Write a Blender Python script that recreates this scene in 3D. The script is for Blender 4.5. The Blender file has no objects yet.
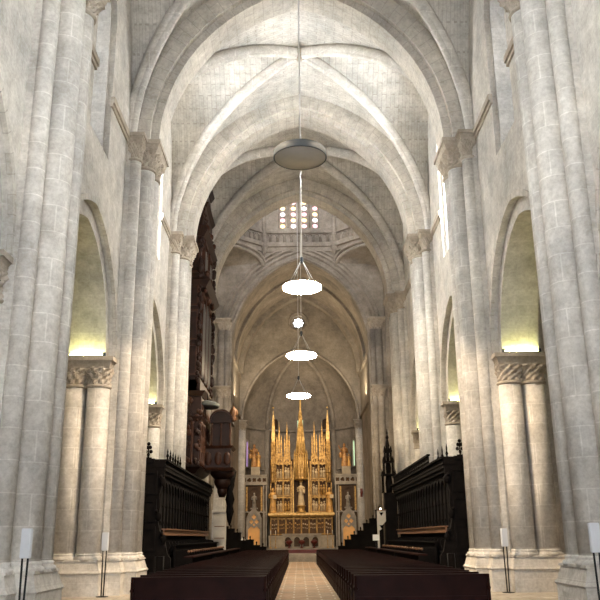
import bpy, bmesh, math, random
from mathutils import Vector, Matrix
PI = math.pi
random.seed(7)
SC = bpy.context.scene
COL = SC.collection

# ------------------------------------------------------------------ camera
cam = bpy.data.cameras.new('camera'); camo = bpy.data.objects.new('camera', cam); COL.objects.link(camo)
camo.rotation_mode = 'QUATERNION'
camo.location = (-0.22, 0, 1.6)
camo.rotation_quaternion = (Matrix.Rotation(-.0043, 3, 'Z') @ Matrix.Rotation(PI/2 + math.atan(0.302), 3, 'X') @ Matrix.Rotation(-.0102, 3, 'Z')).to_quaternion()
cam.lens = 787/600*36; cam.sensor_width = 36; cam.clip_end = 300; cam.clip_start = .05
SC.camera = camo
# ------------------------------------------------------------------ world + exposure
w = bpy.data.worlds.new('world'); SC.world = w; w.use_nodes = True
w.node_tree.nodes['Background'].inputs[0].default_value = (.75, .86, 1, 1)
w.node_tree.nodes['Background'].inputs[1].default_value = .8
vs = SC.view_settings
vs.view_transform = 'Standard'; vs.look = 'None'; vs.gamma = 1; vs.use_curve_mapping = False
vs.exposure = 1.06
SC.cycles.max_bounces = 8; SC.cycles.diffuse_bounces = 5
# strengths
WIN = 46.0       # daylight through clerestory windows
WEST = 7.0       # invented west window behind the viewer, added as fill
RING = 75.0      # ring lamps
STRIP = 42.0     # yellow strips above the arcade capitals
ALTAR = 270.0

def lamp_light(name, kind, loc, target, energy, color, size=.3, spot=None, blend=.6, label=None, sy=None):
    l = bpy.data.lights.new(name, kind); l.energy = energy; l.color = color
    if kind == 'SPOT':
        l.spot_size = spot; l.spot_blend = blend; l.shadow_soft_size = size
    if kind == 'AREA':
        l.size = size
        if sy: l.shape = 'RECTANGLE'; l.size_y = sy
    o = bpy.data.objects.new(name, l); COL.objects.link(o); o.location = loc
    d = Vector(target) - Vector(loc); o.rotation_euler = d.to_track_quat('-Z', 'Y').to_euler()
    return o
# altar spotlights, plus choir and apse fill spots added without fixtures
for sx in (-1, 1):
    lamp_light('altar_spotlight', 'SPOT', (sx*4.4, 60.5, 13.2), (-sx*1.2, 69.5, 6.0), ALTAR*4.2, (1, .78, .50), .15, 1.0)
    lamp_light('choir_fill', 'SPOT', (sx*4.6, 47.5, 13.5), (sx*4.4, 69, 6.0), ALTAR*2.6, (1, .82, .6), .2, .55)
    lamp_light('apse_fill', 'SPOT', (sx*4.4, 60.2, 14.5), (0, 75, 12), ALTAR*2.0, (1, .84, .66), .2, 1.0)
# upward fill lights added in the chancel and crossing, no fixtures there
for sx in (-1, 1):
    lamp_light('chancel_fill', 'AREA', (sx*4.3, 63.5, 12.3), (sx*1.0, 64.5, 22), 230, (1, .82, .56), .4, sy=6)
    lamp_light('crossing_fill', 'AREA', (sx*6.0, 52.0, 12.1), (sx*1.0, 53, 24), 90, (1, .88, .74), .4, sy=5)
# warm fill spots added without fixtures, aimed at pier feet across the nave
for sx in (-1, 1):
    lamp_light('nave_fill', 'SPOT', (sx*5.0, 18.9, 15.8), (-sx*5.9, 25.6, 2.6), 9000, (1, .78, .54), .3, .66, 1.0)

# ------------------------------------------------------------------ materials
def nm(name):
    m = bpy.data.materials.new(name); m.use_nodes = True
    return m, m.node_tree.nodes, m.node_tree.links, m.node_tree.nodes['Principled BSDF']
def mixc(N, L, fac, a, b, blend='MIX'):
    n = N.new('ShaderNodeMix'); n.data_type = 'RGBA'; n.blend_type = blend
    for s, v in ((0, fac), (6, a), (7, b)):
        if hasattr(v, 'node'): L.new(v, n.inputs[s])
        else: n.inputs[s].default_value = v if s == 0 else (*v, 1)
    return n.outputs[2]
def mathn(N, L, op, a, b=0.0):
    n = N.new('ShaderNodeMath'); n.operation = op
    for s, v in ((0, a), (1, b)):
        if hasattr(v, 'node'): L.new(v, n.inputs[s])
        else: n.inputs[s].default_value = v
    return n.outputs[0]
def noise(N, L, vec, scale, det=4, rough=.6):
    n = N.new('ShaderNodeTexNoise'); n.inputs['Scale'].default_value = scale
    n.inputs['Detail'].default_value = det; n.inputs['Roughness'].default_value = rough
    if vec: L.new(vec, n.inputs['Vector'])
    return n.outputs['Fac']
def ramp(N, L, fac, stops):
    n = N.new('ShaderNodeValToRGB'); L.new(fac, n.inputs[0]); e = n.color_ramp.elements
    while len(e) < len(stops): e.new(.5)
    for i, (p, c) in enumerate(stops): e[i].position = p; e[i].color = (*c, 1)
    return n.outputs[0]
def stone(name, a, b, mortar, uv=False, bw=.85, rh=.38, msize=.012, mfac=.5, bump=.25, stain=.35):
    m, N, L, P = nm(name)
    geo = N.new('ShaderNodeNewGeometry')
    if uv:
        u = N.new('ShaderNodeUVMap'); u.uv_map = 'UVMap'; vec = u.outputs[0]
    else:
        sp = N.new('ShaderNodeSeparateXYZ'); L.new(geo.outputs['Position'], sp.inputs[0])
        sn = N.new('ShaderNodeSeparateXYZ'); L.new(geo.outputs['True Normal'], sn.inputs[0])
        ax = mathn(N, L, 'ABSOLUTE', sn.outputs[0]); ay = mathn(N, L, 'ABSOLUTE', sn.outputs[1]); az = mathn(N, L, 'ABSOLUTE', sn.outputs[2])
        gx = mathn(N, L, 'GREATER_THAN', ax, ay)
        d = mathn(N, L, 'SUBTRACT', sp.outputs[1], sp.outputs[0])
        uu = mathn(N, L, 'ADD', sp.outputs[0], mathn(N, L, 'MULTIPLY', gx, d))
        gz = mathn(N, L, 'GREATER_THAN', az, .75)
        dz = mathn(N, L, 'SUBTRACT', sp.outputs[1], sp.outputs[2])
        vv = mathn(N, L, 'ADD', sp.outputs[2], mathn(N, L, 'MULTIPLY', gz, dz))
        u2 = mathn(N, L, 'ADD', uu, mathn(N, L, 'MULTIPLY', gz, mathn(N, L, 'SUBTRACT', sp.outputs[0], uu)))
        c = N.new('ShaderNodeCombineXYZ'); L.new(u2, c.inputs[0]); L.new(vv, c.inputs[1]); vec = c.outputs[0]
    br = N.new('ShaderNodeTexBrick'); L.new(vec, br.inputs['Vector'])
    br.inputs['Scale'].default_value = 1; br.inputs['Brick Width'].default_value = bw; br.inputs['Row Height'].default_value = rh
    br.inputs['Mortar Size'].default_value = msize; br.inputs['Mortar Smooth'].default_value = .4
    br.inputs['Color1'].default_value = (*a, 1); br.inputs['Color2'].default_value = (*b, 1); br.inputs['Mortar'].default_value = (*mortar, 1)
    n1 = noise(N, L, geo.outputs['Position'], .45, 6, .65); n2 = noise(N, L, geo.outputs['Position'], 2.6, 5, .7); n3 = noise(N, L, geo.outputs['Position'], 11, 4, .7)
    avg = tuple((x+y)/2 for x, y in zip(a, b))
    c0 = mixc(N, L, mfac, avg, br.outputs['Color'])
    c1 = mixc(N, L, 1.0, c0, ramp(N, L, n1, [(.34, (1-stain,)*3), (.7, (1.08, 1.06, 1.03))]), 'MULTIPLY')
    c2 = mixc(N, L, 1.0, c1, ramp(N, L, n2, [(.32, (.80, .785, .76)), (.62, (1.06, 1.06, 1.06))]), 'MULTIPLY')
    c3 = mixc(N, L, 1.0, c2, ramp(N, L, n3, [(.34, (.86, .85, .835)), (.6, (1.04, 1.04, 1.04))]), 'MULTIPLY')
    L.new(c3, P.inputs['Base Color']); P.inputs['Roughness'].default_value = .85
    P.inputs['Specular IOR Level'].default_value = .25
    bp = N.new('ShaderNodeBump'); bp.inputs['Strength'].default_value = bump; bp.inputs['Distance'].default_value = .03
    h = mathn(N, L, 'ADD', mathn(N, L, 'MULTIPLY', n3, .6), mathn(N, L, 'MULTIPLY', br.outputs['Fac'], -.6))
    L.new(h, bp.inputs['Height']); L.new(bp.outputs[0], P.inputs['Normal'])
    return m
def plain(name, c, rough=.6, metal=0, var=.25, scale=6, bump=.1, c2=None, spec=.4):
    m, N, L, P = nm(name)
    tc = N.new('ShaderNodeTexCoord')
    n = noise(N, L, tc.outputs['Object'], scale, 5, .6)
    d = c2 or tuple(x*(1-var) for x in c)
    L.new(ramp(N, L, n, [(.35, d), (.65, c)]), P.inputs['Base Color'])
    P.inputs['Roughness'].default_value = rough; P.inputs['Metallic'].default_value = metal
    P.inputs['Specular IOR Level'].default_value = spec
    if bump:
        bp = N.new('ShaderNodeBump'); bp.inputs['Strength'].default_value = bump; bp.inputs['Distance'].default_value = .02
        L.new(n, bp.inputs['Height']); L.new(bp.outputs[0], P.inputs['Normal'])
    return m
def emit(name, c, s):
    m, N, L, P = nm(name)
    P.inputs['Base Color'].default_value = (*c, 1)
    P.inputs['Emission Color'].default_value = (*c, 1); P.inputs['Emission Strength'].default_value = s
    return m
M = {}
M['stone'] = stone('limestone', (.67, .64, .59), (.605, .575, .525), (.74, .715, .67))
M['shaft'] = stone('limestone_shaft', (.67, .645, .60), (.605, .575, .53), (.80, .775, .73), bw=1.1, rh=.62, mfac=.8, msize=.016, stain=.3)
M['vault'] = stone('limestone_vault', (.70, .68, .635), (.62, .595, .55), (.46, .435, .395), uv=True, bw=.75, rh=.30, mfac=.85, msize=.018)
M['vous'] = stone('limestone_voussoir', (.67, .635, .575), (.60, .565, .505), (.48, .45, .40), uv=True, bw=.9, rh=.42, mfac=.8, msize=.016)
M['carved'] = stone('carved_limestone', (.52, .46, .38), (.46, .40, .33), (.5, .45, .38), mfac=.2, bump=.4)
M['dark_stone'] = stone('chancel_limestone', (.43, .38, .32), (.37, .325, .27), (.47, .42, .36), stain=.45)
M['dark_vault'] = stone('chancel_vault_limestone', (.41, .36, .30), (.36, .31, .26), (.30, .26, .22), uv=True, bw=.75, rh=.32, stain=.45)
M['floor'] = stone('stone_floor', (.50, .45, .38), (.40, .36, .30), (.25, .22, .19), bw=.9, rh=.6, mfac=.8, msize=.02, bump=.08)
M['aisle_floor'] = stone('aisle_paving', (.50, .33, .22), (.34, .27, .21), (.58, .50, .41), bw=.75, rh=.55, mfac=1, msize=.035, bump=.08)
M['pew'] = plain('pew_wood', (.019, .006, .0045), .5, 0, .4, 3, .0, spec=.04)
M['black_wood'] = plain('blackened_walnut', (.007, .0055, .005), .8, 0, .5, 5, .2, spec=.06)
M['board_wood'] = plain('worn_walnut_board', (.20, .095, .045), .5, 0, .3, 3, .05)
M['organ_wood'] = plain('organ_walnut', (.026, .009, .0045), .5, 0, .5, 3, .2, spec=.25)
M['organ_light'] = plain('organ_walnut_worn', (.062, .022, .010), .5, 0, .5, 3, .2, spec=.25)
M['pipe'] = plain('organ_pipe_tin', (.20, .19, .18), .4, .6, .2, 4, 0)
M['gold'] = plain('gilded_alabaster', (.62, .37, .11), .45, .35, .3, 5, .35, c2=(.20, .10, .025))
M['gold_bright'] = plain('bright_gilding', (.80, .52, .18), .4, .3, .3, 5, .2, c2=(.42, .24, .07))
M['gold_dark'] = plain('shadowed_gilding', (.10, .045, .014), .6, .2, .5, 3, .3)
M['alabaster'] = plain('pale_alabaster', (.62, .47, .28), .5, 0, .35, 3, .2)
M['altar_stone'] = plain('altar_marble', (.38, .31, .22), .55, 0, .3, 3, .2)
M['screen_stone'] = plain('altar_screen_stone', (.36, .31, .25), .7, 0, .4, 2, .2)
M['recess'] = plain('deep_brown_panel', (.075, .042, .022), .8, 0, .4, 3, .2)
M['door_lit'] = plain('lit_door_orange', (.95, .50, .16), .5, 0, .15, 2, .1)  # orange glow of the lit door opening, put into the colour
M['robe'] = plain('polychrome_robe', (.55, .30, .10), .5, .1, .5, 4, .3, c2=(.22, .08, .03))
M['robe_gold'] = plain('gilt_robe', (.75, .42, .12), .45, .3, .4, 3, .3, c2=(.35, .18, .06))
M['skin'] = plain('painted_skin', (.62, .40, .26), .5, 0, .1, 3, 0)
M['hair'] = plain('painted_hair', (.09, .045, .02), .6, 0, .3, 6, .2)
M['red'] = plain('dark_red_marble', (.14, .02, .012), .4, 0, .3, 4, 0)
M['lamp_metal'] = plain('grey_lamp_metal', (.055, .065, .075), .6, .1, .1, 3, 0)
M['lamp_under'] = plain('unlit_diffuser', (.40, .375, .34), .7, 0, .08, 3, 0)
M['cable'] = plain('white_cable', (.62, .60, .57), .5, 0, .05, 3, 0)
M['iron'] = plain('black_iron', (.012, .012, .012), .5, .5, .3, 5, 0)
M['speaker'] = plain('white_speaker', (.60, .61, .63), .5, 0, .08, 3, 0)
M['panelwhite'] = plain('cream_painted_board', (.55, .50, .42), .6, 0, .15, 3, 0)
M['paper'] = plain('white_paper', (.85, .84, .82), .7, 0, .03, 3, 0)
M['hanging'] = plain('grey_green_drape', (.13, .14, .125), .8, 0, .3, 3, .1)
M['candle'] = plain('candle_wax', (.85, .8, .68), .5, 0, .05, 3, 0)
M['lead'] = plain('window_lead', (.05, .05, .05), .6, .3, .1, 3, 0)
M['glow'] = emit('lit_diffuser', (1, .80, .54), RING)
M['strip'] = emit('yellow_led', (.95, .93, .36), STRIP)
M['glass'] = emit('daylit_glass', (.90, .95, 1), WIN)
M['glass_bright'] = emit('sunlit_glass', (.92, .96, 1), WIN*1.15)
M['glass_dim'] = emit('shaded_glass', (.86, .92, 1), 2)
M['west_fill'] = emit('west_fill_glass', (.80, .88, 1), WEST)
M['oculus_glass'] = emit('daylit_oculus', (.9, .94, 1), 3)
M['rnd_y'] = emit('amber_roundel', (1, .74, .34), 1.1)
M['rnd_p'] = emit('pink_roundel', (1, .55, .62), .9)
M['rnd_w'] = emit('pale_roundel', (.95, .88, .92), 1.3)
M['stain_p'] = emit('violet_stained_glass', (.55, .35, .75), .25)
M['stain_g'] = emit('green_stained_glass', (.60, .85, .55), .4)
M['bulb'] = emit('small_bulb', (1, .8, .5), 12)

# ------------------------------------------------------------------ mesh helpers
def new(): return bmesh.new()
def finish(name, bm, mat, parent=None, uv=False):
    bmesh.ops.recalc_face_normals(bm, faces=bm.faces[:])
    me = bpy.data.meshes.new(name); bm.to_mesh(me); bm.free()
    me.materials.append(M[mat] if isinstance(mat, str) else mat)
    o = bpy.data.objects.new(name, me); COL.objects.link(o)
    if parent: o.parent = parent
    return o
def tag(o, label=None, cat=None, group=None, kind=None):
    if label: o['label'] = label
    if cat: o['category'] = cat
    if group: o['group'] = group
    if kind: o['kind'] = kind
    return o
def empty(name, loc, label=None, cat=None, group=None, rz=0, kind=None):
    o = bpy.data.objects.new(name, None); COL.objects.link(o); o.location = loc; o.rotation_euler.z = rz
    o.empty_display_size = .2
    return tag(o, label, cat, group, kind)
def struct(name, bm, mat, label=None):
    o = finish(name, bm, mat); o['kind'] = 'structure'
    if label: o['label'] = label
    return o
KIDS = {}
def copy_tree(o, parent=None):
    c = o.copy(); COL.objects.link(c); c.parent = parent
    for ch in o.children: copy_tree(ch, c)
    return c
def box(bm, x0, x1, y0, y1, z0, z1):
    v = [bm.verts.new((x, y, z)) for z in (z0, z1) for y in (y0, y1) for x in (x0, x1)]
    for f in ((0, 2, 3, 1), (4, 5, 7, 6), (0, 1, 5, 4), (2, 6, 7, 3), (0, 4, 6, 2), (1, 3, 7, 5)):
        bm.faces.new([v[i] for i in f])
def taper(bm, x0, x1, y0, y1, z0, z1, d0, d1):
    """box whose bottom grows by d0 and top by d1"""
    v = [bm.verts.new((x + s*d, y + t*d, z)) for z, d in ((z0, d0), (z1, d1)) for y, t in ((y0, -1), (y1, 1)) for x, s in ((x0, -1), (x1, 1))]
    for f in ((0, 2, 3, 1), (4, 5, 7, 6), (0, 1, 5, 4), (2, 6, 7, 3), (0, 4, 6, 2), (1, 3, 7, 5)):
        bm.faces.new([v[i] for i in f])
def lathe(bm, prof, cx=0, cy=0, seg=24, sx=1, sy=1, smooth=True, rot=0, fn=None):
    rings = []
    for r, z in prof:
        ring = []
        for i in range(seg):
            a = 2*PI*i/seg + rot; rr = r if fn is None else fn(a, r, z)
            ring.append(bm.verts.new((cx + rr*math.cos(a)*sx, cy + rr*math.sin(a)*sy, z)))
        rings.append(ring)
    for a, b in zip(rings, rings[1:]):
        for i in range(seg):
            f = bm.faces.new((a[i], a[(i+1) % seg], b[(i+1) % seg], b[i])); f.smooth = smooth
    if prof[0][0] > 1e-4: bm.faces.new(rings[0][::-1])
    if prof[-1][0] > 1e-4: bm.faces.new(rings[-1])
def sphere(bm, c, r, seg=12, sx=1, sy=1, sz=1):
    n = 8; prof = [(max(r*math.sin(PI*k/n), 1e-5), c[2] - r*math.cos(PI*k/n)*sz) for k in range(n+1)]
    lathe(bm, prof, c[0], c[1], seg, sx, sy)
def tube(bm, pts, r, seg=8, closed=False, smooth=True):
    pts = [Vector(p) for p in pts]; n = len(pts); rings = []
    rr = r if isinstance(r, (list, tuple)) else [r]*n
    for i, p in enumerate(pts):
        if closed: t = pts[(i+1) % n] - pts[i-1]
        else: t = pts[min(i+1, n-1)] - pts[max(i-1, 0)]
        t.normalize()
        up = Vector((0, 0, 1)) if abs(t.z) < .95 else Vector((0, 1, 0))
        a = t.cross(up).normalized(); b = t.cross(a).normalized()
        rings.append([bm.verts.new(p + a*math.cos(2*PI*k/seg)*rr[i] + b*math.sin(2*PI*k/seg)*rr[i]) for k in range(seg)])
    for i in range(n if closed else n-1):
        A, B = rings[i], rings[(i+1) % n]
        for k in range(seg):
            f = bm.faces.new((A[k], A[(k+1) % seg], B[(k+1) % seg], B[k])); f.smooth = smooth
    if not closed:
        bm.faces.new(rings[0][::-1]); bm.faces.new(rings[-1])
def mapper(plane):
    if plane == 'XZ': return lambda u, v, d: (u, d, v)
    if plane == 'YZ': return lambda u, v, d: (d, u, v)
    return lambda u, v, d: (u, v, d)
def plate(bm, outer, holes, d0, d1, plane='XZ'):
    """solid plate with holes: outline given as (u,v), thickness d0..d1 along the third axis"""
    cu = bpy.data.curves.new('t', 'CURVE'); cu.dimensions = '2D'; cu.fill_mode = 'BOTH'
    for poly in [outer] + list(holes):
        s = cu.splines.new('POLY'); s.points.add(len(poly)-1); s.use_cyclic_u = True
        for p, q in zip(s.points, poly): p.co = (q[0], q[1], 0, 1)
    cu.extrude = abs(d1-d0)/2
    ob = bpy.data.objects.new('t', cu); COL.objects.link(ob)
    dg = bpy.context.evaluated_depsgraph_get(); dg.update()
    me = bpy.data.meshes.new_from_object(ob.evaluated_get(dg))
    f = mapper(plane); mid = (d0+d1)/2
    for v in me.vertices: v.co = f(v.co.x, v.co.y, v.co.z + mid)
    bm.from_mesh(me)
    bpy.data.meshes.remove(me); bpy.data.objects.remove(ob); bpy.data.curves.remove(cu)
def arch(s, rise, w=0.0, n=20, cx=0, z=0):
    """points of a pointed arch of half-span s and given rise, offset outwards by w, left foot to right foot"""
    R = (s*s + rise*rise)/(2*s); c = R - s
    a1 = math.acos(min(1, c/(R+w)))
    right = [((R+w)*math.cos(a1*k/n) - c, (R+w)*math.sin(a1*k/n)) for k in range(n+1)]
    left = [(-x, y) for x, y in right]
    return [(cx+x, z+y) for x, y in left] + [(cx+x, z+y) for x, y in right[::-1][1:]]
def arch2(s, rise, w=0.0, n=20, cx=0, z=0): return [(cx-s*math.cos(PI*k/(2*n)), z+rise*math.sin(PI*k/(2*n))) for k in range(2*n+1)]
def circ(cx, cz, r, n=20, a0=0): return [(cx + r*math.cos(a0+2*PI*k/n), cz + r*math.sin(a0+2*PI*k/n)) for k in range(n)]
def foil(cx, cz, r, lobes=4, n=40, k=.28, a0=0):
    return [(cx + r*(1-k+k*abs(math.cos(lobes*(2*PI*i/n+a0)/2)))*math.cos(2*PI*i/n), cz + r*(1-k+k*abs(math.cos(lobes*(2*PI*i/n+a0)/2)))*math.sin(2*PI*i/n)) for i in range(n)]
def ring_arch(bm, s, rise, w, d0, d1, z, c=0, plane='XZ', w0=0.0, n=24):
    """arch band from offset w0 to w with UVs running along the arc"""
    uvl = bm.loops.layers.uv.get('UVMap') or bm.loops.layers.uv.new('UVMap')
    f = mapper(plane); A = arch(s, rise, w0, n, c, z); B = arch(s, rise, w, n, c, z)
    L = [0]
    for p, q in zip(A, A[1:]): L.append(L[-1] + math.dist(p, q))
    def quad(vs_, uvs):
        fc = bm.faces.new(vs_)
        for lp, u in zip(fc.loops, uvs): lp[uvl].uv = u
    V = {}
    for i in range(len(A)):
        V[i] = [bm.verts.new(f(*A[i], d0)), bm.verts.new(f(*A[i], d1)), bm.verts.new(f(*B[i], d1)), bm.verts.new(f(*B[i], d0))]
    W = d1-d0; hgt = w-w0
    for i in range(len(A)-1):
        a, b = V[i], V[i+1]
        for j, (u0, u1) in enumerate(((0, W), (W, W+hgt), (W+hgt, 2*W+hgt), (0, hgt))):
            k = (j+1) % 4
            if j == 3: u0, u1 = hgt, 0
            quad((a[j], a[k], b[k], b[j]), ((u0, L[i]), (u1, L[i]), (u1, L[i+1]), (u0, L[i+1])))
    bm.faces.new(V[0]); bm.faces.new(V[len(A)-1][::-1])
def arch_tube(bm, s, rise, w, r, d, z, c=0, plane='XZ', n=20, seg=8):
    f = mapper(plane); tube(bm, [f(u, v, d) for u, v in arch(s, rise, w, n, c, z)], r, seg)
def merged(bm): bmesh.ops.remove_doubles(bm, verts=bm.verts[:], dist=1e-4)

# ------------------------------------------------------------------ plan
PY = [7.5, 16.75, 26.45, 35.9, 45.5]           # pier centres along the nave
WX = 6.97                                     # centre line of the arcade walls
ZS = 15.4                                     # springing of the nave arches
ZA = 7.2                                      # springing of the arcades
HALF = 6.3
TOP = 24.6

# ------------------------------------------------------------------ floor
bm = new(); box(bm, -14, 14, -6.4, 57, -.3, 0); struct('floor', bm, 'floor')
bm = new(); box(bm, -.87, .87, 2, 57, 0, .012); o = struct('floor_aisle', bm, 'aisle_floor')
bm = new(); box(bm, -6.5, 6.5, 57, 62.5, -.3, .5); box(bm, -5.9, 5.9, 62.5, 77, -.3, .8); struct('floor_chancel', bm, 'dark_stone')

# ------------------------------------------------------------------ arcade walls with windows
def arcade_wall(side):
    bm = new(); X = side*WX
    strips = []
    for i in range(4):
        y0, y1 = PY[i], PY[i+1]; mid = (y0+y1)/2; h = (y1-y0)/2
        so = h-1.38; si = h-1.74
        def outline(s, rise, stepin, d=0):
            a = arch(s, rise, 0, 22, mid, ZA)
            pts = [(y0, -.05), (y0+1.38, -.05)]
            if stepin: pts += [(y0+1.38, ZA)]
            pts += a
            if stepin: pts += [(y1-1.38, ZA)]
            pts += [(y1-1.38, -.05), (y1, -.05), (y1, TOP), (y0, TOP)]
            return pts
        win = lambda hw, z0, zt: [(mid-hw, z0), (mid+hw, z0)] + arch(hw, hw*1.25, 0, 8, mid, zt)[::-1]
        fo, fi = side*-1, side
        # nave face layer, core layer, aisle face layer
        plate(bm, outline(so, 3.95, False), [win(1.12, 13.2, 18.2)], X-side*.78, X-side*.60, 'YZ')
        plate(bm, outline(si, 3.5, True), [win(1.0, 13.2, 18.1)], X-side*.60, X+side*.60, 'YZ')
        plate(bm, outline(so, 3.95, False), [win(.85, 13.2, 18.1)], X+side*.60, X+side*.78, 'YZ')
    # bay beside and behind the viewer, and the stub towards the crossing
    plate(bm, [(-6, -.05), (PY[0], -.05), (PY[0], TOP), (-6, TOP)], [], X-side*.78, X+side*.78, 'YZ')
    plate(bm, [(PY[4], -.05), (PY[4]+.9, -.05), (PY[4]+.9, TOP), (PY[4], TOP)], [], X-side*.78, X+side*.78, 'YZ')
    struct('wall_left' if side < 0 else 'wall_right', bm, 'stone')
    for i in range(4):
        y0, y1 = PY[i], PY[i+1]; mid = (y0+y1)/2; h = (y1-y0)/2
        # mouldings round the arcade arch
        bm = new()
        ring_arch(bm, h-1.38, 3.95, .16, X-side*.84, X-side*.72, ZA, mid, 'YZ', -.02) if side > 0 else ring_arch(bm, h-1.38, 3.95, .16, X-side*.72, X-side*.84, ZA, mid, 'YZ', -.02)
        struct('trim_%d' % (10+i+(5 if side > 0 else 0)), bm, 'vous')
        # window: frame, lattice and glass
        wn = 'window_%d' % (i+1+(4 if side > 0 else 0))
        e = empty(wn, (X+side*.62, mid, 13.35), kind='structure')
        zt = 18.1
        b = new(); plate(b, [(-.79, 0), (.79, 0)] + arch(.79, .98, 0, 8, 0, zt-13.35)[::-1], [[(-.68, .1), (.68, .1)] + arch(.68, .85, 0, 8, 0, zt-13.35)[::-1]], -.06, .06, 'YZ')
        box(b, -.05, .05, -.03, .03, .05, 5.9)
        for k in range(1, 8): box(b, -.03, .03, -.7, .7, k*.7-.02, k*.7+.02)
        finish('window_frame', b, 'lead', e)
        b = new(); plate(b, [(-.74, .03), (.74, .03)] + arch(.74, .92, 0, 8, 0, zt-13.35)[::-1], [], side*.08, side*.10, 'YZ')
        finish('glass', b, ['glass', 'glass_dim', 'glass_bright', 'glass_dim'][i], e)
    # sloping sills, string course
    bm = new()
    for i in range(4):
        mid = (PY[i]+PY[i+1])/2
        vs_ = [(X-side*.775, mid-1.11, 13.21), (X-side*.775, mid+1.11, 13.21), (X+side*.62, mid+1.11, 14.3), (X+side*.62, mid-1.11, 14.3)]
        q = [bm.verts.new(v) for v in vs_] + [bm.verts.new((v[0], v[1], 13.1)) for v in vs_]
        for f in ((0, 1, 2, 3), (7, 6, 5, 4), (0, 4, 5, 1), (1, 5, 6, 2), (2, 6, 7, 3), (3, 7, 4, 0)): bm.faces.new([q[k] for k in f])
    struct('trim_window_sill', bm, 'stone')
    bm = new()
    for i in range(4):
        mid = (PY[i]+PY[i+1])/2
        for a, b_ in ((PY[i]+1.1, mid-1.02), (mid+1.02, PY[i+1]-1.1)):
            x0, x1 = sorted((X-side*.76, X-side*.90)); box(bm, x0, x1, a, b_, 15.18, 15.40)
            x0, x1 = sorted((X-side*.76, X-side*.84)); box(bm, x0, x1, a, b_, 15.06, 15.18)
    struct('trim_string_course', bm, 'carved')
for s in (-1, 1): arcade_wall(s)

# aisles beyond the arcades
for s, nme in ((-1, 'wall_aisle_left'), (1, 'wall_aisle_right')):
    bm = new(); x0, x1 = sorted((s*12.6, s*13.4)); box(bm, x0, x1, -6, 46.3, 0, 12.6)
    x0, x1 = sorted((s*7.7, s*13.4)); box(bm, x0, x1, -6, 46.3, 12.2, 12.6)
    box(bm, x0, x1, 46.3, 47, 0, 12.6)
    struct(nme, bm, 'stone')

# west front behind the viewer, with an invented glowing window as fill
bm = new()
plate(bm, [(-14, -.05), (14, -.05), (14, TOP), (-14, TOP)], [circ(0, 15.5, 4.6, 40), [(-2.6, 0), (2.6, 0)] + arch(2.6, 3.0, 0, 12, 0, 5.0)[::-1]], -6.6, -6, 'XZ')
struct('wall_back', bm, 'stone')
e = empty('window_9', (0, -6.3, 15.5), kind='structure')
b = new(); plate(b, circ(0, 0, 4.62, 40), [circ(0, 0, 1.0, 20)] + [circ(2.7*math.cos(k*PI/4), 2.7*math.sin(k*PI/4), .95, 16) for k in range(8)], -.1, .1, 'XZ')
finish('tracery', b, 'stone', e)
b = new(); plate(b, circ(0, 0, 4.5, 40), [], -.2, -.16, 'XZ'); finish('glass', b, 'west_fill', e)

e = empty('door_added_west', (0, -6.3, 0), kind='structure')  # invented glazed doorway, added to brighten the low foreground
b = new(); plate(b, [(-2.6, 0), (2.6, 0)] + arch(2.6, 3.0, 0, 12, 0, 5.0)[::-1], [[(-2.4+x, .15), (-1.0+x, .15), (-1.0+x, 4.6), (-2.4+x, 4.6)] for x in (0, 1.7, 3.4)], -.1, .1, 'XZ'); finish('door_frame', b, 'black_wood', e)
b = new(); plate(b, [(-2.5, .1), (2.5, .1), (2.5, 4.7), (-2.5, 4.7)], [], -.2, -.16, 'XZ'); finish('glass', b, emit('doorway_fill', (.90, .94, 1), 22), e)

# ------------------------------------------------------------------ vaults
def vault(y0, y1, a, zs, rise, mat, name, n=26, cx=0):
    bm = new(); uvl = bm.loops.layers.uv.new('UVMap')
    R = (a*a+rise*rise)/(2*a); c = R-a
    h = lambda u: math.sqrt(max(0, R*R-(abs(u)*a+c)**2))
    T = [math.sin(PI/2*(-1+2*k/n)) for k in range(n+1)]
    yc, b = (y0+y1)/2, (y1-y0)/2
    g = [[bm.verts.new((cx+u*a, yc+v*b, zs+max(h(u), h(v)))) for u in T] for v in T]
    arc = [0]
    for p, q in zip(T, T[1:]): arc.append(arc[-1] + math.hypot((q-p)*a, h(q)-h(p)))
    for j in range(n):
        for i in range(n):
            sq_ = ((j, i), (j, i+1), (j+1, i+1), (j+1, i))
            if i == j: tris = [(sq_[0], sq_[1], sq_[2]), (sq_[0], sq_[2], sq_[3])]
            elif i+j == n-1: tris = [(sq_[0], sq_[1], sq_[3]), (sq_[1], sq_[2], sq_[3])]
            else: tris = [sq_]
            for idx in tris:
                f = bm.faces.new([g[jj][ii] for jj, ii in idx]); f.smooth = False
                um = abs(sum(T[ii] for jj, ii in idx)); vm = abs(sum(T[jj] for jj, ii in idx))
                for lp, (jj, ii) in zip(f.loops, idx):
                    lp[uvl].uv = (yc+T[jj]*b, arc[ii]) if um > vm else (T[ii]*a, arc[jj])
    o = struct(name, bm, mat); return o
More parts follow.
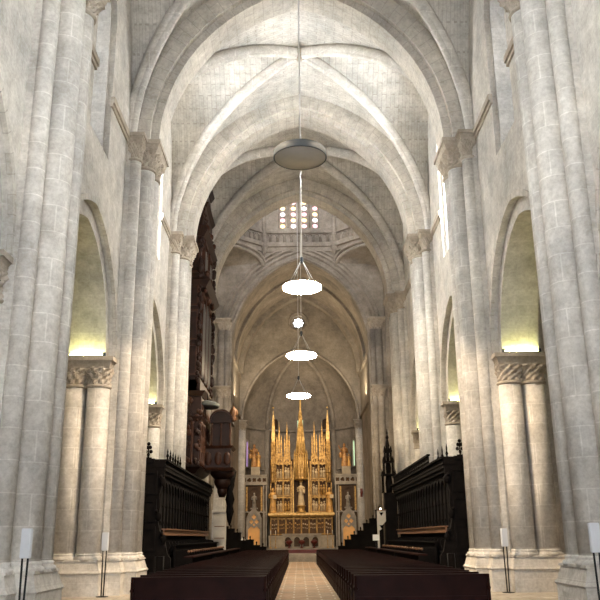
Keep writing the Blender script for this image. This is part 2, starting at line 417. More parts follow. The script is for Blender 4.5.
def diag_ribs(y0, y1, a, zs, rise, name, r=.155, mat='shaft'):
    """two diagonal ribs hung just under the groins of vault() with the same measures"""
    R = (a*a+rise*rise)/(2*a); c = R-a; yc, b = (y0+y1)/2, (y1-y0)/2
    bm = new()
    for sg in (1, -1):
        raw = []
        for k in range(49):
            u = math.sin(PI/2*(-1+2*k/48)); raw.append(Vector((u*a, yc+sg*u*b, zs + math.sqrt(max(0, R*R-(abs(u)*a+c)**2)))))
        d = Vector((a, sg*b, 0)).normalized()
        for off, rr, sg_ in ((.36, r, 10), (.20, .25, 8)):
            pts = []
            for k, p in enumerate(raw):
                t = (raw[min(k+1, 48)]-raw[max(k-1, 0)]).normalized(); nn = Vector((-d.x*t.z, -d.y*t.z, t.dot(d)))
                if k in (0, 48): nn = Vector((d.x, d.y, 0)) * (-1 if k == 0 else 1)
                if k == 24: nn = Vector((0, 0, 1))
                pts.append(p - nn*off)
            tube(bm, pts, rr, sg_)
    return struct(name, bm, mat)
ZV = ZS-.1; RV = 7.7; BV = .84
VB = [(-6, PY[0]), (PY[0], PY[1]), (PY[1], PY[2]), (PY[2], PY[3]), (PY[3], PY[4])]
for i, (a, b_) in enumerate(VB):
    vault(a+BV, b_-BV, 6.38, ZV, RV, 'vault', 'ceiling' if i == 0 else 'ceiling_%d' % i)
    diag_ribs(a+BV, b_-BV, 6.38, ZV, RV, 'trim_%d' % (30+i))
for i, y in enumerate(PY):
    bm = new()
    ring_arch(bm, 5.2, 6.65, .55, y-.62, y+.62, ZS)
    ring_arch(bm, 5.5, 6.95, 1.5, y-.86, y+.86, ZS)
    struct('trim_%d' % (20+i), bm, 'vous')
    # formerets against the clerestory are part of the wall head
# keystones
def boss(y, z, label):
    b = new(); lathe(b, [(.05, -.28), (.20, -.25), (.27, -.12), (.34, -.05), (.36, .12), (.22, .2)], 0, 0, 16, fn=lambda a, r, zz: r*(1+.08*math.cos(8*a)))
    o = finish('vault_boss', b, 'carved'); o.location = (0, y, z); tag(o, label, 'boss')
for k, (a, b_) in enumerate(VB[1:]):
    boss((a+b_)/2, ZV+RV-.28, ['carved stone boss at the crown of the nearest vault', 'carved stone boss at the crown of the vault over the grey unlit disc lamp', 'carved stone boss at the crown of the brightest vault', 'carved stone boss at the crown of the last vault before the crossing'][k])

# ------------------------------------------------------------------ piers
def capital(bm, cx, cy, r, z0, z1, flare=1.28, seg=40, lobes=8, ph=0.0):
    n = 12; prof = []
    for k in range(n+1):
        t = k/n; prof.append((r*(1+(flare-1)*t**1.5), z0+(z1-z0)*t))
    def fn(a, rr, z):
        t = (z-z0)/(z1-z0)
        sq = 1/max(abs(math.cos(a)), abs(math.sin(a)))
        k = 1+(sq-1)*t**2*.8
        leaf = .10*math.sin(lobes*a+ph+(PI if int(t*3) % 2 else 0))*math.sin(PI*((t*3) % 1))*(1 if .04 < t < .97 else 0)
        vol = .07*math.cos(3*lobes*a+t*19)*(1 if .08 < t < .94 else 0)
        return rr*(k+leaf+vol)
    lathe(bm, prof, cx, cy, seg, smooth=False, fn=fn)
def necking(bm, cx, cy, r, z): lathe(bm, [(r, z-.09), (r+.05, z-.06), (r+.06, z-.02), (r+.03, z+.02), (r, z+.03)], cx, cy, 24)
def abacus(bm, x0, x1, y0, y1, z0, z1):
    h = z1-z0
    taper(bm, x0, x1, y0, y1, z0, z0+h*.35, -.03, .03)
    taper(bm, x0, x1, y0, y1, z0+h*.35, z0+h*.62, .0, .07)
    box(bm, x0-.11, x1+.11, y0-.11, y1+.11, z0+h*.62, z1)
def make_pier():
    root = empty('clustered_pier', (0, 0, 0), 'x', 'pier')
    SN = dict(nave=[(1.26, .40), (1.26, -.40)], corner=[(1.06, 1.12), (1.06, -1.12)],
              arc=[(.37, 1.45), (-.37, 1.45), (.37, -1.45), (-.37, -1.45)])
    b = new(); box(b, -1.1, .94, -1.37, 1.37, 0, ZA); box(b, -.9, .94, -1.32, 1.32, ZA, ZS)
    box(b, .8, 1.18, -.88, .88, 0, ZS-.2); box(b, .8, 1.05, -1.0, 1.0, 0, ZS-.2)
    finish('core', b, 'stone', root)
    def shaft(x, y, r, z1, cz):
        b = new(); lathe(b, [(r, .9), (r, z1)], x, y, 28); o = finish('half_column', b, 'shaft', root)
        c = new(); lathe(c, [(r+.07, 1.0), (r+.085, 1.05), (r+.07, 1.10), (r+.02, 1.12), (r+.02, 1.15), (r+.035, 1.17), (r, 1.21)], x, y, 28)
        finish('base_moulding', c, 'shaft', o)
        return o
    for x, y in SN['nave']: shaft(x, y, .38, 14.4, 0)
    for x, y in SN['corner']: shaft(x, y, .22, 14.5, 0)
    for x, y in SN['arc']: shaft(x, y, .36, 6.32, 0)
    b = new()
    for x, y in SN['nave']: capital(b, x, y, .38, 14.38, 15.02, 1.42, ph=x+y); necking(b, x, y, .38, 14.38)
    finish('nave_capital', b, 'carved', root)
    for x, y in SN['corner']:
        b = new(); capital(b, x, y, .22, 14.46, 15.06, 1.45, lobes=6); necking(b, x, y, .22, 14.46); finish('corner_capital', b, 'carved', root)
    for s in (1, -1):
        b = new()
        for x in (.37, -.37): capital(b, x, s*1.45, .36, 6.30, 6.88, 1.22, lobes=10, ph=x); necking(b, x, s*1.45, .36, 6.30)
        finish('arcade_capital', b, 'carved', root)
        b = new(); y0, y1 = sorted((s*1.2, s*1.82)); abacus(b, -.78, .78, y0, y1, 6.86, 7.2); finish('arcade_abacus', b, 'carved', root)
        b = new(); y0, y1 = sorted((s*.88, s*1.42)); abacus(b, .72, 1.32, y0, y1, 15.04, ZS); finish('corner_abacus', b, 'carved', root)
    b = new(); abacus(b, .8, 1.78, -.86, .86, 15.0, ZS); finish('nave_abacus', b, 'carved', root)
    # plinth: two storeys with a moulding between, following the shafts
    b = new()
    els = [(-1.15, .92, -1.40, 1.40), (.6, 1.24, -.94, .94), (.8, 1.66, -.80, .80), (.7, 1.30, -1.36, 1.36), (-.75, .75, -1.83, 1.83)]
    for i, (x0, x1, y0, y1) in enumerate(els):
        e_ = i*.0015
        box(b, x0-.09, x1+.09, y0-.09, y1+.09, -.05, .62-e_)
        taper(b, x0, x1, y0, y1, .62-e_, .66-e_, .10, .13)
        taper(b, x0, x1, y0, y1, .66-e_, .72-e_, .13, .09)
        taper(b, x0, x1, y0, y1, .72-e_, .99-e_, .08, .0)
        taper(b, x0, x1, y0, y1, .99-e_, 1.04-e_, .04, .02)
    finish('plinth', b, 'stone', root)
    return root
rows = ['first', 'second', 'third', 'fourth', 'fifth']
pier0 = make_pier()
desc = {(-1, 1): 'tall grey stone clustered pier filling the left foreground',
        (1, 1): 'tall grey stone clustered pier filling the right foreground',
        (-1, 2): 'tall stone clustered pier on the left next to the dark choir stalls end panel',
        (1, 2): 'tall stone clustered pier on the right next to the dark choir stalls end panel',
        (-1, 3): 'bright stone pier rising behind the left choir stalls, in front of the organ',
        (1, 3): 'bright stone pier rising behind the middle of the right choir stalls',
        (-1, 4): 'stone pier at the left of the crossing, hidden behind the dark organ case',
        (1, 4): 'stone pier at the right of the crossing with a rough foliage capital',
        (-1, 0): 'stone pier left of the viewpoint, its arch just at the left photo edge',
        (1, 0): 'stone pier right of the viewpoint, its arch just at the right photo edge'}
first = True
for i, y in enumerate(PY):
    for s in (-1, 1):
        p = pier0 if first else copy_tree(pier0); first = False
        p.location = (s*WX, y, 0); p.rotation_euler.z = 0 if s < 0 else PI
        p['label'] = desc[(s, i)]
# yellow light strips on the arcade capitals
st0 = empty('light_strip', (0, 0, 0), 'x', 'light')
b = new(); box(b, -.54, .54, -.035, .035, 0, .05); box(b, -.62, -.54, -.05, .05, 0, .13); box(b, .54, .62, -.05, .05, 0, .13); finish('housing', b, 'lamp_metal', st0)  # end lips added to keep the yellow light off the shafts
b = new(); box(b, -.52, .52, -.03, .03, .05, .07); finish('diffuser', b, 'strip', st0)
first = True
for i in range(4):
    for s in (-1, 1):
        for yy, tx in ((PY[i+1]-1.84, 'far'), (PY[i]+1.84, 'near')):
            if i == 0 and tx == 'near': continue
            p = st0 if first else copy_tree(st0); first = False
            p.location = (s*WX, yy, ZA)
            p['label'] = 'yellow light strip on %s capital of the %s %s arcade arch' % (tx, ['cut off nearest', 'tallest visible', 'narrow third', 'farthest'][i], 'left' if s < 0 else 'right')

# ------------------------------------------------------------------ crossing and chancel
YC0, YC1 = PY[4]+.9, 57.6
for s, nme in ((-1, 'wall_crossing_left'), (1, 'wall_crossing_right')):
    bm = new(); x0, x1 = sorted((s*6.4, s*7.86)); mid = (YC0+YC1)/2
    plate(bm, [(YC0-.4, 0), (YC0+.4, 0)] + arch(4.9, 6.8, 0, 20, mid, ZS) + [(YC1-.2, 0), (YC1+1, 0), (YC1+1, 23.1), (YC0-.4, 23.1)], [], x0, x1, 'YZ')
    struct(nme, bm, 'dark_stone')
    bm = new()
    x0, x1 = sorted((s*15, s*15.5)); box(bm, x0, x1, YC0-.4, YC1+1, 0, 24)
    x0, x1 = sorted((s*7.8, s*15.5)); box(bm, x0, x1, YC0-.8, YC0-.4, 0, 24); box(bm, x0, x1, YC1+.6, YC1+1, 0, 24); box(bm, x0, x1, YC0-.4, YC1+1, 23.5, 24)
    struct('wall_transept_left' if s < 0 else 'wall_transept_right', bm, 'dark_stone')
bm = new()   # wall over the west crossing arch
plate(bm, [(-6.5, 22.3)] + [(x, z) for x, z in arch(5.6, 6.85, .9, 16, 0, ZS) if z > 22.3] + [(6.5, 22.3), (6.5, 23.1), (-6.5, 23.1)], [], PY[4]+.5, YC0, 'XZ')
struct('wall_crossing_west', bm, 'stone')
# east crossing arch
bm = new()
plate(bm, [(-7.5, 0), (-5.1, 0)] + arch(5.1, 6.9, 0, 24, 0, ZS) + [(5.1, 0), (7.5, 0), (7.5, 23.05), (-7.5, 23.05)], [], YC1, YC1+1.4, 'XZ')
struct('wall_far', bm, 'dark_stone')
bm = new()
for wo, r, d in ((.16, .10, .0), (.62, .12, -.02), (.95, .10, -.03), (1.25, .09, -.02)):
    arch_tube(bm, 5.1, 6.9, wo, r, YC1+d, ZS, n=24)
struct('trim_1', bm, 'dark_stone')
# east crossing shafts
for s in (-1, 1):
    e = empty('crossing_pier', (s*6.0, YC1-.35, 0), 'slim brown stone pier on the %s of the far crossing arch' % ('left' if s < 0 else 'right'), 'pier')
    b = new(); box(b, -.9, .9, .1, .5, 0, 17.2); finish('core', b, 'dark_stone', e)
    for dx, r, zt in ((-.1*s, .27, 16.8), (.55*-s, .22, 16.8)):
        b = new(); lathe(b, [(r, .5), (r, zt)], dx, .1, 20); sh = finish('half_column', b, 'dark_stone', e)
        for zc in (11.7, 16.8):
            b = new(); capital(b, dx, .1, r, zc-.25, zc+.35, 1.5, lobes=6); finish('capital', b, 'carved', sh)
    b = new(); abacus(b, -.75, .75, -.25, .4, 17.15, 17.45); finish('abacus', b, 'carved', e)
    b = new(); abacus(b, -.75, .75, -.25, .4, 12.05, 12.3); finish('impost_band', b, 'carved', e)
    b = new(); box(b, -1.0, 1.0, -.35, .5, 0, .9); finish('plinth', b, 'dark_stone', e)
# chancel barrel vault and walls
ZE = 69.2
for s, nme in ((-1, 'wall_chancel_left'), (1, 'wall_chancel_right')):
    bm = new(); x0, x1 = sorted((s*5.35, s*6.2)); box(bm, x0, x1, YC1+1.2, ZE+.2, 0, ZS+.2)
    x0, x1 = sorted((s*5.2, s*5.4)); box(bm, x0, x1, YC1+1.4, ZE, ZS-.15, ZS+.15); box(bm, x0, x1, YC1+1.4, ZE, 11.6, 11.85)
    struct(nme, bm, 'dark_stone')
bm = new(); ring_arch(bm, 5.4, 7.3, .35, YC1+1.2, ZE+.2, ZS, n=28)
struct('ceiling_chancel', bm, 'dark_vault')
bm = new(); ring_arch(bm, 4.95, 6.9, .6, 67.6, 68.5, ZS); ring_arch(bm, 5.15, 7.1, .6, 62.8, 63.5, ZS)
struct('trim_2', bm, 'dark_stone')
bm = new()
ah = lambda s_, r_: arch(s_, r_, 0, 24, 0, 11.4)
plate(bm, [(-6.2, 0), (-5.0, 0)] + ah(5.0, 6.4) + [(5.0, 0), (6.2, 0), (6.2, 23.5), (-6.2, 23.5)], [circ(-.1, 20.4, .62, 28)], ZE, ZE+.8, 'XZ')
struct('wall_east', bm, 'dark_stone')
bm = new(); arch_tube(bm, 5.0, 6.4, .12, .13, ZE-.02, 11.4); tube(bm, [(x, ZE-.02, z) for x, z in circ(-.1, 20.4, .85, 28)], .10, 8, True)
struct('trim_3', bm, 'dark_stone')
e = empty('window_10', (-.1, ZE+.4, 20.4), kind='structure')
b = new(); plate(b, circ(0, 0, .64, 28), [foil(0, 0, .47, 8, 48, .28)], -.05, .05, 'XZ'); finish('tracery', b, 'dark_stone', e)
b = new(); plate(b, circ(0, 0, .6, 28), [], .1, .12, 'XZ'); finish('glass', b, 'oculus_glass', e)
# apse arch columns
for s in (-1, 1):
    e = empty('apse_column', (s*5.12, ZE-.25, 0), 'warm lit slender column at the %s edge of the altar recess' % ('left' if s < 0 else 'right'), 'column')
    b = new(); lathe(b, [(.34, .8), (.34, 10.9)], 0, 0, 24); finish('column_shaft', b, 'shaft', e)
    b = new(); box(b, -.2+.55*s, .2+.55*s, -.1, .3, .8, 15.2); finish('pilaster', b, 'shaft', e)
    b = new(); capital(b, 0, 0, .34, 10.55, 11.15, 1.4); finish('capital', b, 'carved', e)
    b = new(); abacus(b, -.42, .42, -.42, .3, 11.13, 11.42); finish('abacus', b, 'carved', e)
    b = new(); box(b, -.5, .5, -.5, .3, 0.5, 1.3); lathe(b, [(.48, 1.3), (.5, 1.38), (.42, 1.45), (.44, 1.5), (.34, 1.55)], 0, 0, 20); finish('base', b, 'shaft', e)
# apse
AY = ZE+.8; AR = 5.15
bm = new(); n = 32
uvl = bm.loops.layers.uv.new('UVMap')
R_ = (AR*AR+6.3*6.3)/(2*AR); c_ = R_-AR
prof = [(AR, .8), (AR, 11.4)] + [(max(R_*math.cos(t)-c_, .01), 11.4+R_*math.sin(t)) for t in [math.acos(c_/R_)*k/12 for k in range(1, 13)]]
rings = [[bm.verts.new((r*math.cos(PI*i/n), AY+r*math.sin(PI*i/n), z)) for i in range(n+1)] for r, z in prof]
acc = 0
for a in range(len(rings)-1):
    dl = math.hypot(prof[a+1][0]-prof[a][0], prof[a+1][1]-prof[a][1])
    for i in range(n):
        f = bm.faces.new((rings[a][i], rings[a][i+1], rings[a+1][i+1], rings[a+1][i])); f.smooth = True
        for lp, (ii, q) in zip(f.loops, ((i, acc), (i+1, acc), (i+1, acc+dl), (i, acc+dl))): lp[uvl].uv = (AR*PI*ii/n, q)
    acc += dl
o = struct('wall_apse', bm, 'dark_vault')
sol = o.modifiers.new('s', 'SOLIDIFY'); sol.thickness = .4; sol.offset = 1
bm = new(); arcp = lambda r, z, a0=0, a1=PI: [(r*math.cos(a0+(a1-a0)*k/32), AY+r*math.sin(a0+(a1-a0)*k/32), z) for k in range(33)]
tube(bm, arcp(AR-.06, 11.25), .13, 8); tube(bm, arcp(AR-.08, 7.6), .07, 6)
struct('trim_4', bm, 'dark_stone')
# apse pilasters and lancets
bm = new()
for ang in (52, 128):
    a = math.radians(ang); x, y = (AR-.1)*math.cos(a), AY+(AR-.1)*math.sin(a)
    lathe(bm, [(.24, .8), (.24, 11.2)], x, y, 14)
    pts = [((r-.12)*math.cos(a), AY+(r-.12)*math.sin(a), z-.05) for r, z in prof[1:]]
    tube(bm, pts, .2, 8)
struct('trim_5', bm, 'dark_stone')
for k, (ang, z0, z1, hw, mat, lab) in enumerate(((118.0, 8.9, 12.1, .30, 'recess', ''), (62.0, 8.9, 12.1, .30, 'recess', ''), (90, 8.9, 12.4, .26, 'stain_g', ''), (163, 7.7, 9.7, .30, 'stain_p', ''), (17, 7.7, 9.7, .30, 'stain_g', ''))):
    a = math.radians(ang); e = empty('window_%d' % (11+k), ((AR-.06)*math.cos(a), AY+(AR-.06)*math.sin(a), z0), kind='structure', rz=a-PI/2)
    hh = z1-z0
    b = new(); plate(b, [(-hw-.14, -.1), (hw+.14, -.1)] + arch(hw+.14, hw+.14, 0, 8, 0, hh)[::-1], [[(-hw, 0), (hw, 0)] + arch(hw, hw, 0, 8, 0, hh)[::-1]], -.14, .08, 'XZ'); finish('window_frame', b, 'dark_stone', e)
    b = new(); plate(b, [(-hw, 0), (hw, 0)] + arch(hw, hw, 0, 8, 0, hh)[::-1], [], -.02, .02, 'XZ'); finish('glass', b, mat, e)

# ------------------------------------------------------------------ crossing lantern (octagonal drum)
DC = (YC0+YC1)/2; AP = 5.62
def octp(r, k): return (OCT[k % 8][0]*r/RO, DC+OCT[k % 8][1]*r/RO)
RO = AP/math.cos(PI/8)
OCT = [(6.2, 2.6), (2.8, AP), (-2.8, AP), (-6.2, 2.6), (-6.2, -2.6), (-2.8, -AP), (2.8, -AP), (6.2, -2.6)]
bm = new()
for z0, z1, ri, ro in ((23.0, 34.0, RO, RO+.9), (23.3, 23.65, RO-.28, RO+.2), (22.9, 23.3, RO-.14, RO+.2), (24.45, 24.62, RO-.16, RO+.2)):
    for k in range(8):
        p, q, p2, q2 = octp(ri, k), octp(ri, k+1), octp(ro, k), octp(ro, k+1)
        if z1 == 34.0 and k == 1:
            # far side, pierced by the window
            w0, w1 = q[0], p[0]
            plate(bm, [(w0, z0), (w1, z0), (w1, z1), (w0, z1)], [[(-1.62, 24.9), (1.62, 24.9), (1.62, 29.6), (-1.62, 29.6)]], p[1], p2[1], 'XZ'); continue
        v = [bm.verts.new((*a, z)) for z in (z0, z1) for a in (p, q, q2, p2)]
        for f in ((0, 1, 5, 4), (1, 2, 6, 5), (2, 3, 7, 6), (3, 0, 4, 7), (0, 3, 2, 1), (4, 5, 6, 7)): bm.faces.new([v[i] for i in f])
struct('wall_lantern', bm, 'dark_stone')
bm = new()   # angle shafts with corbels
for k in range(8):
    x, y = octp(RO-.12, k)
    lathe(bm, [(.02, 22.5), (.14, 22.8), (.32, 23.3), (.20, 23.6), (.17, 24.0), (.17, 33)], x, y, 12)
struct('trim_6', bm, 'dark_stone')
bm = new()   # blind gallery under the windows: small arches in relief
for k in range(8):
    p, q = Vector(octp(RO-.02, k)), Vector(octp(RO-.02, k+1)); t = (q-p); Lg = t.length; t.normalize(); nrm = Vector((-t.y, t.x))
    if nrm.dot(Vector((0, DC))-p) < 0: nrm = -nrm
    for m_ in range(10):
        cc = p + t*(Lg*(m_+.5)/10); w_ = Lg/20*.8
        tube(bm, [(*(cc + t*u + nrm*.05), z) for u, z in [(-w_, 23.65)] + [(w_*-math.cos(PI*j/8), 24.15+w_*math.sin(PI*j/8)) for j in range(9)] + [(w_, 23.65)]], .055, 5)
struct('trim_7', bm, 'dark_stone')
# squinches: pointed arches across the four corners with sloping backs
bm = new()
for k, (sx, sy) in enumerate(((1, 1), (-1, 1), (-1, -1), (1, -1))):
    A = Vector((sx*6.2, DC+sy*2.6)); B = Vector((sx*2.8, DC+sy*AP)); cor = Vector((sx*6.6, DC+sy*(YC1-DC+.3)))
    mid = (A+B)/2; t = (B-A).normalized(); Lh = (B-A).length/2
    arcp_ = arch2(Lh-.05, 1.0, 0, 10, 0, 21.75)
    # wall over the arch
    va = [bm.verts.new((*(mid+t*u), z)) for u, z in arcp_]; vb = [bm.verts.new((*(mid+t*u), 23.1)) for u, z in arcp_]
    for i in range(len(va)-1): bm.faces.new((va[i], va[i+1], vb[i+1], vb[i]))
    vc = bm.verts.new((cor.x, cor.y, 21.4))
    for i in range(len(va)-1): f = bm.faces.new((va[i], va[i+1], vc)); f.smooth = True
    tube(bm, [(*(mid+t*u), z) for u, z in arcp_], .16, 8)
    tube(bm, [(*(mid+t*u*1.05-(cor-mid).normalized()*.12), z+.28) for u, z in arcp_], .10, 8)
struct('ceiling_squinch', bm, 'dark_stone')
bm = new()   # lantern vault
vt = [octp(RO+.5, k) for k in range(8)]
prev = [bm.verts.new((*p, 34)) for p in vt]
for tq in range(1, 7):
    a = PI/2*tq/6; cur = [bm.verts.new((p[0]*math.cos(a), DC+(p[1]-DC)*math.cos(a), 34+4.5*math.sin(a))) for p in vt] if tq < 6 else [bm.verts.new((0, DC, 38.5))]*8
    for i in range(8):
        j = (i+1) % 8
        bm.faces.new((prev[i], prev[j], cur[j], cur[i]) if tq < 6 else (prev[i], prev[j], cur[0]))
    prev = cur
struct('ceiling_lantern', bm, 'dark_stone')
# lantern window: stone plate pierced by roundels
e = empty('window_16', (0, DC+AP+.25, 24.9), kind='structure')
b = new(); xs = [-1.28, -.43, .43, 1.28]
zs_ = [.28+.50*r for r in range(9)]
plate(b, [(-1.64, -.02), (1.64, -.02), (1.64, 4.72), (-1.64, 4.72)], [foil(x, z, .215, 8, 32, .10) for x in xs for z in zs_], -.1, .1, 'XZ')
for x in (-1.6, -.85, 0, .85, 1.6): tube(b, [(x, -.12, 0), (x, -.12, 4.7)], .06, 8)
finish('tracery', b, 'dark_stone', e)
for i, x in enumerate(xs):
    for j, z in enumerate(zs_):
        b = new(); plate(b, circ(x, z, .22, 20), [], .12, .14, 'XZ')
        finish('roundel', b, ['rnd_y', 'rnd_p', 'rnd_w', 'rnd_y', 'rnd_p'][(i*2+j) % 5], e)
# glowing pane added on the lantern's hidden west face to brighten the drum
e = empty('window_17', (0, DC-AP+.0, 26.5), kind='structure')
b = new(); box(b, -1.5, 1.5, .02, .06, 0, 3.5); finish('glass', b, emit('lantern_fill', (.95, .95, 1), 20.0), e)
b = new(); plate(b, [(-1.65, -.15), (1.65, -.15), (1.65, 3.65), (-1.65, 3.65)], [[(-1.5, 0), (1.5, 0), (1.5, 3.5), (-1.5, 3.5)]], -.02, .14, 'XZ'); finish('window_frame', b, 'dark_stone', e)

# ------------------------------------------------------------------ ring lamps
def disc_lamp(x, y, z, lit, ztop, label, R=.80, hub=1.15):
    e = empty('disc_lamp', (x, y, z), label, 'lamp')
    b = new(); lathe(b, [(R-.10, .11), (R-.03, .14), (R-.06, .17), (.1, .19), (.001, .19)] if lit else [(R-.05, .10), (R-.01, .0), (R+.01, .02), (R+.01, .22), (R-.02, .25), (.1, .26), (.001, .26)], 0, 0, 48); finish('lamp_body', b, 'lamp_metal', e)
    b = new(); lathe(b, [(.001, .0), (R-.03, .0), (R, .02), (R, .10), (R-.04, .13)] if lit else [(.001, .01), (R-.03, .01), (R-.03, .05)], 0, 0, 48); finish('diffuser', b, 'glow' if lit else 'lamp_under', e)
    b = new(); lathe(b, [(.06, .24), (.06, .4), (.02, .5)] if not lit else [(.06, hub), (.07, hub+.02), (.07, hub+.22), (.03, hub+.26)], 0, 0, 12); finish('hub', b, 'lamp_metal', e)
    for k in range(4 if lit else 0):
        a = PI/4+k*PI/2; b = new(); tube(b, [(R*.85*math.cos(a), R*.85*math.sin(a), .2), (0.03*math.cos(a), .03*math.sin(a), hub+.1)], .012, 5); finish('suspension_wire', b, 'cable', e)
    b = new(); tube(b, [(0, 0, hub+.2 if lit else .4), (0, 0, ztop-z)], .022, 6); finish('cable', b, 'cable', e)
    return e
disc_lamp(-.08, 21.6, 12.6, False, 23.0, 'large unlit grey disc lamp, highest in the photo, hanging from the nave vault')
disc_lamp(0, 31.2, 11.5, True, 23.0, 'glowing disc lamp nearest below the unlit grey one')
disc_lamp(0, 40.7, 10.75, True, 23.0, 'glowing disc lamp in the middle of the three lit ones, under the round window')
disc_lamp(-.15, 52.2, 10.6, True, 38.6, 'smallest glowing disc lamp, lowest in the photo, just above the golden altarpiece')

# ------------------------------------------------------------------ pews
pew0 = empty('pew', (0, 0, 0), 'x', 'pew')
Wp = 2.68
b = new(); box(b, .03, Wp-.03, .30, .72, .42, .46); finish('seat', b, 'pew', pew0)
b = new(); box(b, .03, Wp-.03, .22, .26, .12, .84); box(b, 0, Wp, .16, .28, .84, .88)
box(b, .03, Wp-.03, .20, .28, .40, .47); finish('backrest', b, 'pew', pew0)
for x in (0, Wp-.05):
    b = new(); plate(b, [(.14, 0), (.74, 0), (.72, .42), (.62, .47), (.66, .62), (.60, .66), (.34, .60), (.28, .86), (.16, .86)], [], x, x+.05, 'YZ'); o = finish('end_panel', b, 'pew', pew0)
    c = new(); sphere(c, (x+.025, .21, .62), .05, 8); finish('carved_knob', c, 'pew', o)
    c = new(); sphere(c, (x+.025, .45, .30), .06, 8, .6); finish('carved_boss', c, 'pew', o)
b = new(); box(b, .05, Wp-.05, -.12, -.02, .22, .26); finish('kneeler', b, 'pew', pew0)
ordn = ['nearest row', 'second row', 'third row', 'fourth row', 'fifth row', 'sixth row', 'seventh row', 'eighth row']
first = True
NP = 38
for s in (-1, 1):
    for k in range(NP):
        p = pew0 if first else copy_tree(pew0); first = False
        p.location = (.87 if s > 0 else -.87-Wp, 16.35+.95*k, 0)
        sd = 'left' if s < 0 else 'right'
        if k < 8:
            p['label'] = 'dark wooden pew %s of the centre aisle, %s from the viewer' % (sd, ordn[k]); p['group'] = 'near pews %s of the aisle' % sd
        else:
            p['label'] = 'dark wooden pew in the distant rows %s of the centre aisle' % sd; p['group'] = 'distant pews %s of the aisle' % sd

